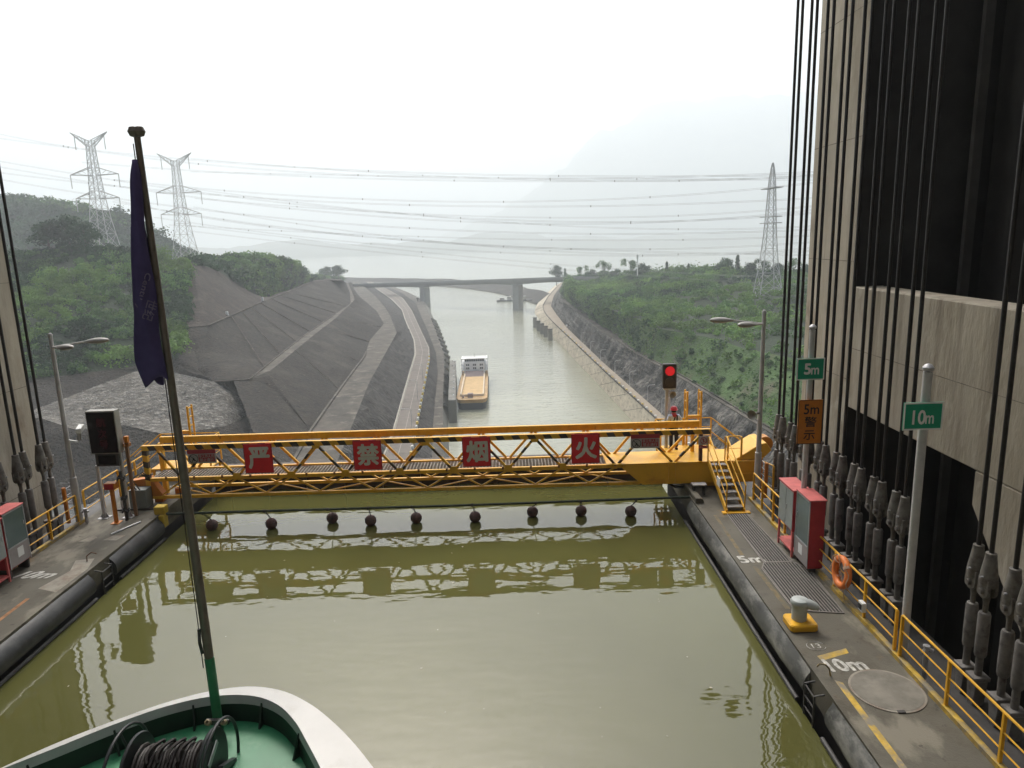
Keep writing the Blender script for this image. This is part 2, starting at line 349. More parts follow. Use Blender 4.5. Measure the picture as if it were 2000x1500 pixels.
def row(pts, mode='z', n=60, ext=None):
    a = np.array(pts, float); d = np.r_[0, np.cumsum(np.hypot(np.diff(a[:,0]), np.diff(a[:,1])))]; t = np.linspace(0, d[-1], n)
    px, py, vv = (np.interp(t, d, a[:,i]) for i in range(3))
    return np.array([P(x, y, z=v) if mode == 'z' else P(x, y, Y=v) for x, y, v in zip(px, py, vv)])
def rz(pts, z, n=60): return row([(x, y, z) for x, y in pts], 'z', n)

GRIDS = {}
def loft(name, rows, nv, mat, amp=0.0, scale=.1, octv=4, seed=0, vert=0.0, key=None, smooth=True):
    out = []
    for a, b in zip(rows[:-1], rows[1:]):
        for j in range(nv):
            out.append(a+(b-a)*(j/nv))
    out.append(rows[-1]); G = np.array(out); nr, nu = G.shape[:2]
    if amp:
        v = np.arange(nr)/(nr-1); fade = np.clip(np.sin(np.pi*v)*2.2, 0, 1)[:, None]
        n1 = fbm(G*np.array([1,1,.5]), scale, octv, seed)
        G[..., 2] += n1*amp*fade
        if vert:
            tv = np.gradient(G, axis=1); tn = np.stack([tv[..., 1], -tv[..., 0], 0*tv[..., 0]], -1); tn /= np.linalg.norm(tn, axis=-1, keepdims=True)+1e-9
            n2 = fbm(G*np.array([1,1,.18]), scale*2.2, 4, seed+5); G += tn*(n2*vert*fade)[..., None]
    idx = np.arange(nr*nu).reshape(nr, nu)
    f = np.stack([idx[:-1,:-1], idx[:-1,1:], idx[1:,1:], idx[1:,:-1]], -1).reshape(-1, 4)
    o = mesh_np(name, G.reshape(-1, 3), f, mat, smooth=smooth)
    if key: GRIDS[key] = G
    return o

# ---- left bank, from the water outwards
WL = rz([(880,960),(877,840),(877,767),(878,720),(874,690),(856,640),(842,610),(832,590),(800,575),(770,562),(745,554)], CZ-.5, 120)
WT = rz([(866,960),(865,840),(865,767),(867,730),(868,697),(848,640),(835,605),(826,585),(795,570),(765,558),(742,551)], -54, 120)
WI = rz([(843,960),(845,840),(850,780),(855,730),(852,690),(835,645),(820,612),(812,592),(785,572),(755,559),(735,551)], -54, 120)
RR = rz([(790,960),(814,840),(825,780),(839,705),(839,680),(820,640),(805,607),(787,582),(765,569),(740,557),(725,550)], -49, 120)
RL = rz([(725,960),(769,840),(800,730),(811,692),(809,665),(792,627),(785,605),(765,585),(748,573),(728,559),(715,550)], -49, 120)
B1R = rz([(635,960),(690,825),(722,745),(750,695),(775,650),(762,617),(752,600),(735,580),(715,563),(702,551)], -40, 120)
B1L = rz([(540,960),(607,842),(642,792),(685,732),(712,697),(722,665),(750,632),(735,607),(700,577),(690,562),(688,551)], -40, 120)
B2R = rz([(492,746),(525,734),(567,701),(627,651),(665,621),(698,582),(690,568),(682,552)], -30, 120)
B2L = rz([(350,730),(420,746),(487,742),(542,697),(595,655),(657,612),(685,592),(683,570),(676,552)], -30, 120)
B3 = rz([(366,640),(405,637),(445,620),(512,590),(570,567),(610,551),(640,547),(668,548)], -18, 120)
MO = row([(350,560,300),(372,512,325),(425,528,350),(470,560,385),(512,588,424),(570,565,565),(612,549,715),(640,546,800),(668,547,900)], 'Y', 120)
GH = row([(372,513,345),(430,506,440),(470,502,455),(530,502,480),(575,512,530),(612,540,680),(640,545,830),(668,547,960)], 'Y', 120)
B2R = B2R+(B2L[np.clip((np.linspace(.12, 1, 120)*119).astype(int), 0, 119)]-B2R)*.38
struct(loft("guide_wall_face", [WL, WT], 6, m_wallconc))
struct(loft("guide_wall_top", [WT, WI], 3, m_bench))
struct(loft("wall_side_slope", [WI, RR], 6, m_rockslope, .8, .12))
struct(loft("channel_road", [RR, RL], 2, m_road))
struct(loft("lower_rock_slope", [RL, B1R], 14, m_rockslope, 1.2, .10, vert=1.2, seed=2))
struct(loft("lower_bench", [B1R, B1L], 6, m_bench, .35, .12))
struct(loft("middle_shotcrete_slope", [B1L, B2R], 16, m_shot, .7, .06, vert=.5, seed=3))
struct(loft("middle_bench", [B2R, B2L], 3, m_bench, .2, .2))
struct(loft("upper_shotcrete_slope", [B2L, B3], 16, m_shot, .9, .05, vert=.6, seed=4))
m_mound = M("brown_bare_earth", (0.028,0.019,0.013), .95, var=.5, vscale=.5, bump=.8, bscale=1.2, dirt=(0.07,0.055,0.042), dscale=.12, dthr=.58)
struct(loft("bare_mound", [B3, MO], 16, m_mound, 1.5, .05, seed=6))
struct(loft("green_hill", [MO, GH], 10, m_under, 1.5, .03, seed=7, key="green_hill"))
RT = row([(-160,860,-38),(70,800,-34),(180,757,-31),(290,716,-28),(350,729,-29),(420,746,-30),(478,783,-36),(530,797,-40)], 'z', 90)
RB = row([(-160,870,-34),(75,815,-33),(150,840,-35),(240,830,-35.5),(330,850,-36.5),(440,832,-37),(500,808,-38.8),(540,801,-40.4)], 'z', 90)
LG = row([(-250,1000,-46),(0,990,-47),(150,985,-48),(330,985,-49),(440,985,-49),(500,975,-46),(530,970,-44),(541,962,-40.2)], 'z', 90)
GB = row([(-160,800,-34),(0,772,-32),(60,740,-29),(180,728,-28),(287,711,-27.5),(348,700,-25),(358,650,-19.5),(366,636,-18)], 'z', 90)
GR = row([(-160,500,320),(0,492,320),(60,490,320),(130,480,320),(200,483,320),(270,490,320),(330,505,320),(372,513,325)], 'Y', 90)
struct(loft("rubble_slope", [RB, RT], 18, m_rubble, .9, .1, seed=8, key="rubble"))
struct(loft("lower_dark_ground", [LG, RB], 12, m_shot, 1.6, .06, seed=9))
struct(loft("upper_dark_ground", [RT, GB], 8, m_shot, .7, .08, seed=10))
struct(loft("left_hillside", [GB, GR], 22, m_under, 3.0, .03, seed=11, key="left_hillside"))
# bench face between the rubble and the middle bench
N1 = row([(478,783,-36),(530,797,-40),(607,842,-40)], 'z', 30); N2 = row([(420,746,-30),(487,742,-30),(525,734,-30)], 'z', 30); N3 = row([(541,962,-40.2),(540,960,-40),(540,960,-40)], 'z', 30)
struct(loft("bench_end_slope", [N3, N1, N2], 6, m_shot, .4, .1, seed=12))
FH0 = row([(-250,540,520),(0,535,540),(150,530,560),(300,525,580),(420,522,600)], 'Y', 70)
FH1 = row([(-250,380,640),(0,383,640),(60,388,640),(130,402,640),(220,412,640),(300,450,640),(350,482,650),(420,515,660)], 'Y', 70)
struct(loft("wooded_hill", [FH0, FH1], 14, m_under, 5.0, .02, seed=13, key="wooded_hill"))

# ---- right bank
XRL = rz([(1390,960),(1330,920),(1290,880),(1237,827),(1180,765),(1130,712),(1105,685),(1077,655),(1058,632),(1042,610),(1050,590),(1068,572),(1085,557)], CZ-.5, 120)
XRT = rz([(1480,960),(1420,930),(1360,885),(1285,822),(1240,780),(1185,730),(1117,665),(1082,632),(1064,612),(1059,600),(1070,580),(1088,560),(1095,552)], -52, 120)
XRO = rz([(1530,960),(1440,925),(1375,875),(1300,815),(1262,782),(1175,705),(1107,640),(1084,610),(1076,597),(1082,577),(1096,557),(1100,550)], -51.8, 120)
PT = rz([(1700,960),(1600,905),(1487,835),(1400,782),(1340,745),(1292,718),(1240,690),(1217,674),(1205,665),(1170,645),(1130,612),(1100,590),(1098,575),(1105,560),(1108,550)], -41, 120)
PT2 = rz([(1700,950),(1600,895),(1487,827),(1400,775),(1340,739),(1292,713),(1240,685),(1217,668),(1210,656),(1175,637),(1135,605),(1104,585),(1100,572),(1106,558),(1109,549)], -41, 120)
G1 = rz([(1750,735),(1640,715),(1560,702),(1450,680),(1400,662),(1300,644),(1240,622),(1180,600),(1140,580),(1112,566),(1108,556),(1110,548)], -28, 120)
G2 = row([(1780,545,430),(1640,540,430),(1560,537,440),(1480,534,450),(1400,532,470),(1300,538,520),(1200,546,600),(1150,549,680),(1118,548,760),(1111,546,800)], 'Y', 120)
G3 = G2.copy(); G3[:, 1] += 160; G3[:, 2] -= 10
struct(loft("revetment_face", [XRL, XRT], 6, m_revet))
struct(loft("bank_road", [XRT, XRO], 3, m_roadtan))
struct(loft("rock_cut", [XRO, PT], 20, m_cliff, .5, .1, vert=2.0, seed=20))
struct(loft("contour_path", [PT, PT2], 2, m_bench))
struct(loft("grassy_slope", [PT2, G1], 18, m_grass, 1.6, .05, seed=21, key="grass"))
struct(loft("right_hillside", [G1, G2], 22, m_under, 2.5, .04, seed=22, key="right_hillside"))
struct(loft("right_plateau", [G2, G3], 3, m_under, key="plateau"))
# bank of the river bend behind the bridge
BB0 = rz([(640,553),(745,556),(840,558),(925,566),(972,573),(1030,589),(1062,600)], CZ-.5, 60)
BB1 = BB0+np.array([20, 45, 0]); BB1[:, 2] = -53
BB2 = BB1+np.array([4, 14, -5.0])
struct(loft("river_bend_bank", [BB0, BB1, BB2], 8, m_shot, 1.2, .02, seed=30))
mb = MB(); mb.tube([p+np.array([0,-1,1.2]) for p in BB0[::3]], .9, 5); struct(mb.build("bend_bank_kerb", m_bench))
def far_ridge(name, pts, Y, depth, mat, seed, amp):
    r1 = row([(x, y, Y) for x, y in pts], 'Y', 140); n = fbm(r1, .004, 5, seed); r1[:, 2] += n*amp
    r0 = r1.copy(); r0[:, 1] -= depth; r0[:, 2] = CZ-.5; r2 = r1.copy(); r2[:, 1] += depth; r2[:, 2] = CZ-.5
    return struct(loft(name, [r0, r1, r2], 10, mat, amp*.8, .006, seed=seed+1))
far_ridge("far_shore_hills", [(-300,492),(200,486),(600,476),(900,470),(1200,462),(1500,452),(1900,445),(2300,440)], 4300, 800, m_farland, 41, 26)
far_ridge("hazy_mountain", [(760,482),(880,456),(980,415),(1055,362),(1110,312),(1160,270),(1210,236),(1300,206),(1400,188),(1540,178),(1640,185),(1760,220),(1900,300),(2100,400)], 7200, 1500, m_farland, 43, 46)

# ---- even haze over the whole valley
mb = MB(); mb.box(-9000, 9000, -400, 9200, CZ-2.5, 1720)
hz = mb.build("haze", None if False else bpy.data.materials.new("haze_air"))
hm = hz.data.materials[0]; hm.use_nodes = True; hn = hm.node_tree; hn.nodes.remove(hn.nodes["Principled BSDF"])
pv = hn.nodes.new("ShaderNodeVolumePrincipled"); pv.inputs["Color"].default_value = (0.87, 0.945, 1.0, 1); pv.inputs["Density"].default_value = 0.00036; pv.inputs["Anisotropy"].default_value = 0.35
hn.links.new(pv.outputs[0], hn.nodes["Material Output"].inputs["Volume"])
hm.cycles.homogeneous_volume = True
hz["kind"] = "stuff"; hz["label"] = "pale haze filling the river valley"; hz.display_type = 'WIRE'

# ================================================================== SHIP LIFT CHAMBER AND TOWERS (built setting)
def deck_side(side, x_in, x_out, x_beam, name):
    s = side; a, b = sorted((s*x_in, s*x_out)); mb = MB(); mb.box(a, b, -96, 28.3, -.62, 0)
    d = struct(mb.build(name, m_deck))
    mb = MB(); a2, b2 = sorted((s*(x_in+.25), s*x_beam)); mb.box(a2, b2, -96, 28.3, -7.5, -.625)
    struct(mb.build(name+"_side_beam", m_darksteel)); return d
deck_r = deck_side(1, 9.2, 11.2, 12.95, "right_chamber_deck")
deck_l = deck_side(-1, 9.2, 11.62, 13.35, "left_chamber_deck")
mb = MB(); mb.box(-9.44, 9.44, -96, 28.3, -7.5, -6.9); struct(mb.build("chamber_bed", m_darksteel))
mb = MB(); mb.box(11.08, 11.2, -96, 23.2, .0, .10); struct(mb.build("right_deck_kerb", m_yellow_dirty))
mb = MB(); mb.box(-11.62, -11.5, -96, 23.2, .0, .10); struct(mb.build("left_deck_kerb", m_yellow_dirty))

# chamber end gate (leaf below the truss)
t = thing("chamber_end_gate", "dark brown steel end gate closing the water chamber behind the yellow truss", "gate", (0,28.2,-6.5))
mb = MB(); mb.box(-9.2, 9.2, 28.1, 28.5, -6.5, .02); mb.build("gate_leaf", m_brown, t)
for i in range(12):
    x = -8.6+i*1.56
    mb = MB(); mb.box(x-.07, x+.07, 27.93, 28.098, -3, -.02); mb.build("rib", m_brown, t)
mb = MB(); mb.box(-9.2, 9.2, 27.9, 28.6, .022, .14); mb.build("top_beam", m_brown, t)

m_joint0 = M("pour_joint_grey", (0.21,0.185,0.15), .9, var=.3, vscale=2)
def tower(side, X, Yend, Yrec, name, label):
    s = side; t = thing(name, label, "tower", (s*X, Yend, -62))
    def bx(n, x0, x1, y0, y1, z0, z1, m=m_concrete, bev=.03):
        a, b = sorted((s*x0, s*x1)); mb = MB(); mb.box(a, b, y0, y1, z0, z1); return mb.build(n, m, t, bevel=bev)
    bx("pier", X, X+9, Yrec, Yend, -62, 60)
    zs, zt = 3.57, 7.27
    bx("spandrel_beam", X, X+.85, 3.0, Yrec-.003, zs, zt)
    # near pier below the beam with its sloping haunch
    mb = MB(); mb.prism([(3.0,zs-.003),(15.4,zs-.003),(15.4,2.75),(11.9,-1.05),(11.9,-8.5),(3.0,-8.5)], (s*X,0,0), (0,1,0), (0,0,1), (s,0,0), .85); mb.build("haunched_wall", m_concrete, t, bevel=.03)
    bx("pier", X, X+9, -30, 2.997, -62, 60)
    bx("recess_back_wall", X+6.2, X+6.8, 2.997, Yrec, -62, 60, m_recess_shade, 0)
    bx("recess_shade_panel", X+.9, X+6.2, Yrec-.05, Yrec-.004, -9, 60, m_recess_shade, 0)  # thin dark panels added as painted shade on the pier's recess side
    bx("recess_shade_panel", X+.05, X+.9, Yrec-.05, Yrec-.004, 7.28, 60, m_recess_shade, 0); bx("recess_shade_panel", X+.05, X+.9, Yrec-.05, Yrec-.004, -9, 3.56, m_recess_shade, 0)
    for k in range(14):
        z = -6.4+k*3.6
        if z > 44: break
        bx("pour_joint", X-.003, X+.001, Yrec+.02, Yend-.03, z, z+.022, m_joint0, 0)
    bx("pour_joint", X-.003, X+.001, 3.0, Yrec-.02, 5.4, 5.42, m_joint0, 0)
    # stacked counterweights hanging in the recess, vertical slabs with slots between
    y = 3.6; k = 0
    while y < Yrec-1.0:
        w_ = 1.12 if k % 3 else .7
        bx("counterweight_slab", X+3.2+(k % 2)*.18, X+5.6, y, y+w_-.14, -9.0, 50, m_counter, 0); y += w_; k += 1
    for q in range(9):
        yy = 4.3+q*2.05
        bx("guide_rail", X+2.6, X+2.85, yy, yy+.16, -9, 50, M("guide_rail_grey", (0.075,0.07,0.064), .6), 0)
    return t
tower(1, 13.5, 25.1, 21.7, "lift_tower", "tall grey concrete lift tower with dark counterweight recess behind the right ropes")
tower(-1, 13.9, 24.75, 21.35, "lift_tower", "grey concrete lift tower edge at the far left behind the left ropes")
mb = MB(); mb.box(-22.8, 22.5, -100, -55, 60.003, 62)  # unseen slab added to dim the chamber, cut short for light from behind
tag(mb.build("unseen_hall_slab", m_concrete), kind="structure")
for s, X in ((1, 13.5), (-1, 13.9)):
    a, b = sorted((s*X, s*(X+9))); mb = MB(); mb.box(a, b, -100, -30.003, -62, 60); struct(mb.build("tower_wall", m_concrete))

# ------------------------------------------------------------------ fenders, ladders recesses
def fender(side, y0, y1, label, mat, prof):
    s = side; k = len(prof); n = max(2, int((y1-y0)/1.2)); mb = MB(); vs = []; fs = []
    for j in range(n+1):
        y = y0+(y1-y0)*j/n
        e = .0 if 0 < j < n else .06
        for x, z in prof: vs.append((s*(x+(e if x < 9.15 else 0)), y, z-(e*.3)))
    for j in range(n):
        for i in range(k-1): fs.append((j*k+i, j*k+i+1, (j+1)*k+i+1, (j+1)*k+i))
    fs.append(tuple(range(k))); fs.append(tuple(n*k+i for i in range(k)))
    mb.add(vs, fs); t = thing("fender_rail", label, "fender", (s*9.1, (y0+y1)/2, WZ))
    mb.build("bumper", mat, t, smooth=True)
    mb = MB(); mb.tube([(s*8.99, y0+.1, WZ+.05), (s*8.99, y1-.1, WZ+.05)], .05, 8); mb.build("waterline_pipe", m_darksteel, t, smooth=True)
prof = [(9.19,-.61),(9.07,-.59),(9.01,-.52),(8.99,-.42),(9.01,-.30),(9.06,-.19),(9.13,-.09),(9.19,-.04)]
fender(1, 13.5, 23.5, "long scuffed grey fender rail along the right deck edge, beyond the ladder gap", m_fenderR, prof)
fender(1, -40, 12.45, "scuffed grey fender rail along the right deck edge, nearer than the ladder gap", m_fenderR, prof)
profL = [(9.19,-.66),(9.02,-.64),(8.95,-.55),(8.93,-.42),(8.95,-.30),(9.02,-.19),(9.12,-.10),(9.19,-.07)]
fender(-1, 20.2, 23.3, "short black fender rail at the far end of the left deck edge", m_rubber, profL)
fender(-1, -40, 19.1, "long shiny black fender rail along the left deck edge near the camera", m_rubber, profL)
def recess_ladder(s, y0, y1, label):
    t = thing("recess_ladder", label, "ladder", (s*9.1, (y0+y1)/2, WZ))
    for y in (y0+.3, y1-.3):
        mb = MB(); mb.tube([(s*9.17,y,-.12),(s*8.97,y,-.14),(s*8.97,y,WZ-.5)], .022, 6); mb.build("side_rail", m_darksteel, t)
    for z in (-.18, -.42, -.66):
        mb = MB(); mb.tube([(s*8.97,y0+.3,z),(s*8.97,y1-.3,z)], .018, 6); mb.build("rung", m_darksteel, t)
recess_ladder(1, 12.45, 13.5, "dark rung ladder in the gap of the right fender")
recess_ladder(-1, 19.1, 20.2, "dark rung ladder in the gap of the left fender")

# ------------------------------------------------------------------ deck paint, gratings, covers
def sheet(name, pts, z, mat, parent=None):
    mb = MB(); mb.add([(x, y, z) for x, y in pts], [tuple(range(len(pts)))]); o = mb.build(name, mat, parent, fix=False)
    return o
sheet("yellow_line", [(9.56,-60),(9.69,-60),(9.62,12.95),(9.49,13.05)], .004, m_yellow_dirty, deck_r)
m_faint = M("faint_worn_line", (0.165,0.125,0.06), .8, var=.3, vscale=4, dirt=(0.11,0.098,0.072), dscale=2.5, dthr=.5)
sheet("yellow_line", [(9.58,15.9),(9.70,15.9),(9.66,18.2),(9.55,18.2)], .004, m_faint, deck_r)
sheet("yellow_line", [(9.44,18.9),(9.55,18.9),(9.62,21.9),(9.52,21.9)], .004, m_faint, deck_r)
sheet("yellow_bar", [(9.52,13.72),(10.22,13.98),(10.24,14.16),(9.5,13.9)], .004, m_yellow_dirty, deck_r)
lettering("distance_marking", "10m", m_chalk, (9.95,13.55,.004), (1,0.02,0), (-.12,1,0), w=.78, h=.42, parent=deck_r, bold=.035)
lettering("distance_marking", "5m", m_chalk, (9.65,18.62,.004), (1,0.02,0), (-.1,1,0), w=.66, h=.42, parent=deck_r, bold=.035)
mb = MB(); _c = P(1594,1262, z=0.0)
mb.tube([(_c[0]+.2*math.cos(a), _c[1]+.17*math.sin(a), .006) for a in np.linspace(.5, 5.9, 22)], .009, 4); mb.build("chalk_ring", m_chalk, deck_r)
lettering("chalk_digits", "13", m_chalk, (_c[0], _c[1], .004), (1,0,0), (0,1,0), h=.18, parent=deck_r)
lettering("distance_marking", "10m", m_chalk, (-10.55,19.0,.004), (1,-.05,0), (.75,1,0), w=1.05, h=.5, parent=deck_l, bold=.03)
m_patch = M("pale_cement_patch", (0.26,0.24,0.20), .85, var=.2, vscale=3, dirt=(0.20,0.155,0.12), dscale=2, dthr=.53)
sheet("cement_patch", [(-10.0,18.15),(-9.35,17.9),(-9.3,19.3),(-9.5,20.0),(-10.0,19.9),(-9.75,19.2)], .004, m_patch, deck_l)
sheet("cement_patch", [(-10.75,21.3),(-10.35,21.25),(-10.3,21.6),(-10.5,21.75)], .004, m_patch, deck_l)
sheet("cement_patch", [(-10.0,21.35),(-9.55,21.3),(-9.45,21.7),(-9.85,21.7)], .004, m_patch, deck_l)
m_rustline = M("rust_orange_line", (0.34,0.17,0.08), .85, var=.3, vscale=4)
sheet("rust_line", [(-9.95,10),(-9.83,10),(-9.86,17.6),(-9.97,17.6)], .004, m_rustline, deck_l)

def grating(poly, dirv, label):
    xs = [p[0] for p in poly]; ys = [p[1] for p in poly]; t = thing("drain_grating", label, "grating", (np.mean(xs), np.mean(ys), 0))
    sheet("pit", poly, .004, m_pit, t)
    mb = MB(); n = len(poly)
    for i in range(n):
        a, b = poly[i], poly[(i+1) % n]; mb.beam((*a,.014), (*b,.014), .035, .022)
    mb.build("frame", m_grating, t)
    bars = []
    y0, y1 = min(ys), max(ys); x = min(xs)+.05
    while x < max(xs)-.02:
        # clip the line X=x against the polygon
        hit = []
        for i in range(n):
            a, b = poly[i], poly[(i+1) % n]
            if (a[0]-x)*(b[0]-x) < 0: hit.append(a[1]+(b[1]-a[1])*(x-a[0])/(b[0]-a[0]))
        if len(hit) >= 2: bars.append((x, min(hit), max(hit)))
        x += .078
    for x, a, b in bars:
        mb = MB(); mb.box(x-.015, x+.015, a, b, .006, .02); mb.build("bar", m_grating, t)
grating([(9.98,21.95),(10.62,21.95),(10.72,18.4),(9.92,18.4)], 1, "long drain grating with dark slots between the yellow stairs and the 5m mark")
grating([(9.92,18.37),(10.72,18.37),(10.98,17.9),(10.86,15.6),(9.76,15.8),(9.74,18.0)], 1, "wide drain grating with dark slots behind the bollard")

t = thing("manhole_cover", "large round concrete deck cover beside the 10m mark", "cover", (10.36,12.66,0))
mb = MB(); mb.lathe([(.70,.0),(.70,.012),(.66,.014)], (10.36,12.66,.004), 48); mb.build("rim_ring", m_patch, t)
mb = MB(); mb.lathe([(.655,.0),(.655,.013),(.64,.017),(.0,.017)], (10.36,12.66,.006), 48); mb.build("lid", M("cover_concrete", (0.17,0.157,0.13), .8, var=.2, vscale=2.2, dirt=(0.225,0.21,0.175), dscale=1.3, dthr=.56), t)
mb = MB(); mb.box(10.22,10.36,11.96,12.03,.0,.03); mb.build("hinge", m_darksteel, t)

t = thing("mooring_bollard", "grey steel mooring bollard with a side horn on a yellow plinth", "bollard", (9.62,15.12,0))
mb = MB(); mb.prism([(-.32,-.24),(-.26,-.3),(.26,-.3),(.32,-.24),(.32,.24),(.26,.3),(-.26,.3),(-.32,.24)], (9.62,15.12,.0), (1,0,0), (0,1,0), (0,0,1), .17); mb.build("plinth", m_yellow, t, bevel=.03)
m_boll = M("bollard_grey", (0.40,0.43,0.42), .5, var=.1, vscale=6)
mb = MB(); mb.lathe([(.17,0),(.17,.22),(.165,.33),(.2,.38),(.21,.44),(.18,.49),(.1,.515),(.0,.52)], (9.6,15.15,.17), 20); mb.build("barrel", m_boll, t, smooth=True)
mb = MB(); mb.tube([(9.6,15.15,.585),(9.78,15.05,.58),(9.9,14.98,.55),(9.96,14.95,.535)], [.12,.115,.09,.05], 10); mb.build("horn", m_boll, t, smooth=True)

# ------------------------------------------------------------------ railings
def railing(label, pts, posts, rails=(.35,.68,1.03), z0=.0, name="railing", r=.026, end=True, group=None):
    """pts: ground polyline; posts: fractions of ground length"""
    a = [np.array((p[0], p[1], p[2] if len(p) > 2 else z0), float) for p in pts]; t = thing(name, label, "railing", a[0], group)
    d = np.r_[0, np.cumsum([np.linalg.norm(q-p) for p, q in zip(a[:-1], a[1:])])]
    def at(f):
        return np.array([np.interp(f*d[-1], d, [p[i] for p in a]) for i in range(3)])
    for k, h in enumerate(rails):
        q = [p+np.array((0,0,h)) for p in a]
        if h == max(rails) and end: q = [a[0]+np.array((0,0,.05))]+[q[0]-np.array((0,0,.05))]+q+[q[-1]-np.array((0,0,.05))]+[a[-1]+np.array((0,0,.05))]
        mb = MB(); mb.tube(q, r if h == max(rails) else r*.62, 7); mb.build("top_rail" if h == max(rails) else "rail", m_yellow, t, smooth=True)
    for f in posts:
        p = at(f); mb = MB(); mb.box(p[0]-.03, p[0]+.03, p[1]-.025, p[1]+.025, p[2], p[2]+max(rails)-.01); mb.build("post", m_yellow, t)
    return t
railing("yellow railing between the red cabinets and the 10m sign post", [(11.15,17.85),(11.15,13.9)], [0,.27,.66,1])
railing("yellow railing nearest the camera on the right, past the 10m sign post", [(11.15,13.68),(11.15,-6)], [0,.083,.16,.24,.32,.4,.5,.6,.7,.8,.9,1])
railing("yellow railing between the lamp post and the red cabinets on the right", [(11.15,22.9),(11.15,20.1)], [0,.3,.65,1])
railing("yellow railing between the red cabinet and the lamp post on the left", [(-11.56,19.75),(-11.56,22.75)], [0,.52,1])
railing("short yellow railing behind the dark message board on the left", [(-11.56,23.2),(-11.56,25.4)], [0,.5,1])
railing("yellow railing at the left end of the deck beyond the truss", [(-11.5,25.6),(-11.5,27.4)], [0,.5,1])

# amber posts and ladder hoops near the railings
def amber_frame(x, y, h, label, s):
    t = thing("deck_ladder", label, "ladder", (x, y, 0))
    for dy in (0, .55):
        mb = MB(); mb.box(x-.05, x+.05, y+dy-.04, y+dy+.04, 0, h); mb.build("stile", m_orange, t)
    for k in range(5):
        z = .22+k*.24
        mb = MB(); mb.tube([(x, y, z), (x+s*.02, y+.55, z)], .013, 5); mb.build("rung", m_steel, t)
        mb = MB(); mb.tube([(x, y+.55, z+.04), (x+s*.5, y+.62, z+.04)], .010, 5); mb.build("side_bar", m_steel, t)
amber_frame(-12.0, 22.9, 1.25, "amber ladder frame with thin rungs just outside the left railing", -1)
amber_frame(11.7, 23.3, 1.25, "amber ladder frame with thin rungs outside the right railing by the lamp", 1)

# ------------------------------------------------------------------ red cabinets
def cabinet(loc, w, d, h, leg, face, label, door_mat, twin=True, s=1):
    """front faces the chamber axis: s=+1 cabinet on the right deck (front towards -X)"""
    x, y = loc; t = thing("equipment_cabinet", label, "cabinet", (x, y, 0), "red equipment cabinets on the decks")
    x0, x1 = sorted((x, x+s*d))
    mb = MB(); mb.box(x0, x1, y, y+w, leg, h); mb.build("body", m_red, t, bevel=.012)
    mb = MB(); mb.box(x0-.03, x1+.03, y-.03, y+w+.03, h, h+.035); mb.build("roof", m_redpale, t, bevel=.01)
    if leg > .3:
        for yy in (y+.03, y+w-.03):
            for xx in (x0+.03, x1-.03):
                mb = MB(); mb.box(xx-.025, xx+.025, yy-.025, yy+.025, 0, leg); mb.build("leg", m_redpale, t)
        mb = MB(); mb.box(x0+.01, x1-.01, y+.01, y+w-.01, .16, .2); mb.build("shelf", m_redpale, t)
        mb = MB(); mb.lathe([(.0,0),(.1,0),(.1,.22),(.05,.28)], ((x0+x1)/2, y+.3*w, .2), 10); mb.build("pump", m_darksteel, t, smooth=True)
    else:
        for yy in (y+.06, y+w-.06):
            mb = MB(); mb.box(x0+.05, x1-.05, yy-.03, yy+.03, 0, leg); mb.build("foot", m_darksteel, t)
    xf = x-s*.012
    ds = [(y+.03, y+w/2-.01), (y+w/2+.01, y+w-.03)] if twin else [(y+.03, y+w-.03)]
    for a, b in ds:
        z0 = leg+.04 if twin else leg+.62
        mb = MB(); mb.box(min(xf, x), max(xf, x), a, b, z0, h-.05); p = mb.build("door", door_mat, t, bevel=.004)
        mb = MB(); mb.box(xf-.015, xf+.015, b-.08, b-.05, (z0+h)/2-.06, (z0+h)/2+.06); mb.build("handle", m_steel, p)
    if not twin:
        mb = MB(); mb.box(min(xf, x), max(xf, x), y+.03, y+w-.03, leg+.03, leg+.58); mb.build("lower_panel", M("cabinet_panel_grey", (0.30,0.27,0.26), .5, var=.1), t)
        mb = MB(); mb.box(min(xf-s*.004, xf), max(xf-s*.004, xf), y+w*.42, y+w*.7, leg+.22, leg+.5); mb.build("notice", m_white, t)
        for a, b, c, e in ((y,y+.03,leg,h),(y+w-.03,y+w,leg,h),(y,y+w,h-.05,h-.01),(y,y+w,leg+.58,leg+.62)):
            mb = MB(); mb.box(x-s*.02 if s > 0 else x, x if s > 0 else x-s*.02, a, b, c, e); mb.build("trim", m_steel, t)
cabinet((10.78,18.66), 1.05, .45, 1.95, .76, 1, "red cabinet with pale twin doors raised on red legs, right deck", m_glassgrey)
cabinet((10.84,17.7), .88, .40, 2.02, .12, 1, "red cabinet with a dark glass door and white notice, right deck", m_tealglass, twin=False)
cabinet((-11.1,18.75), .88, .42, 1.92, .28, 1, "red framed cabinet with dark glass and white notice, left deck", m_tealglass, twin=False, s=-1)
cabinet((-11.05,17.5), 1.15, .45, 1.85, .72, 1, "red cabinet on legs cut by the left edge of the picture", m_glassgrey, s=-1)

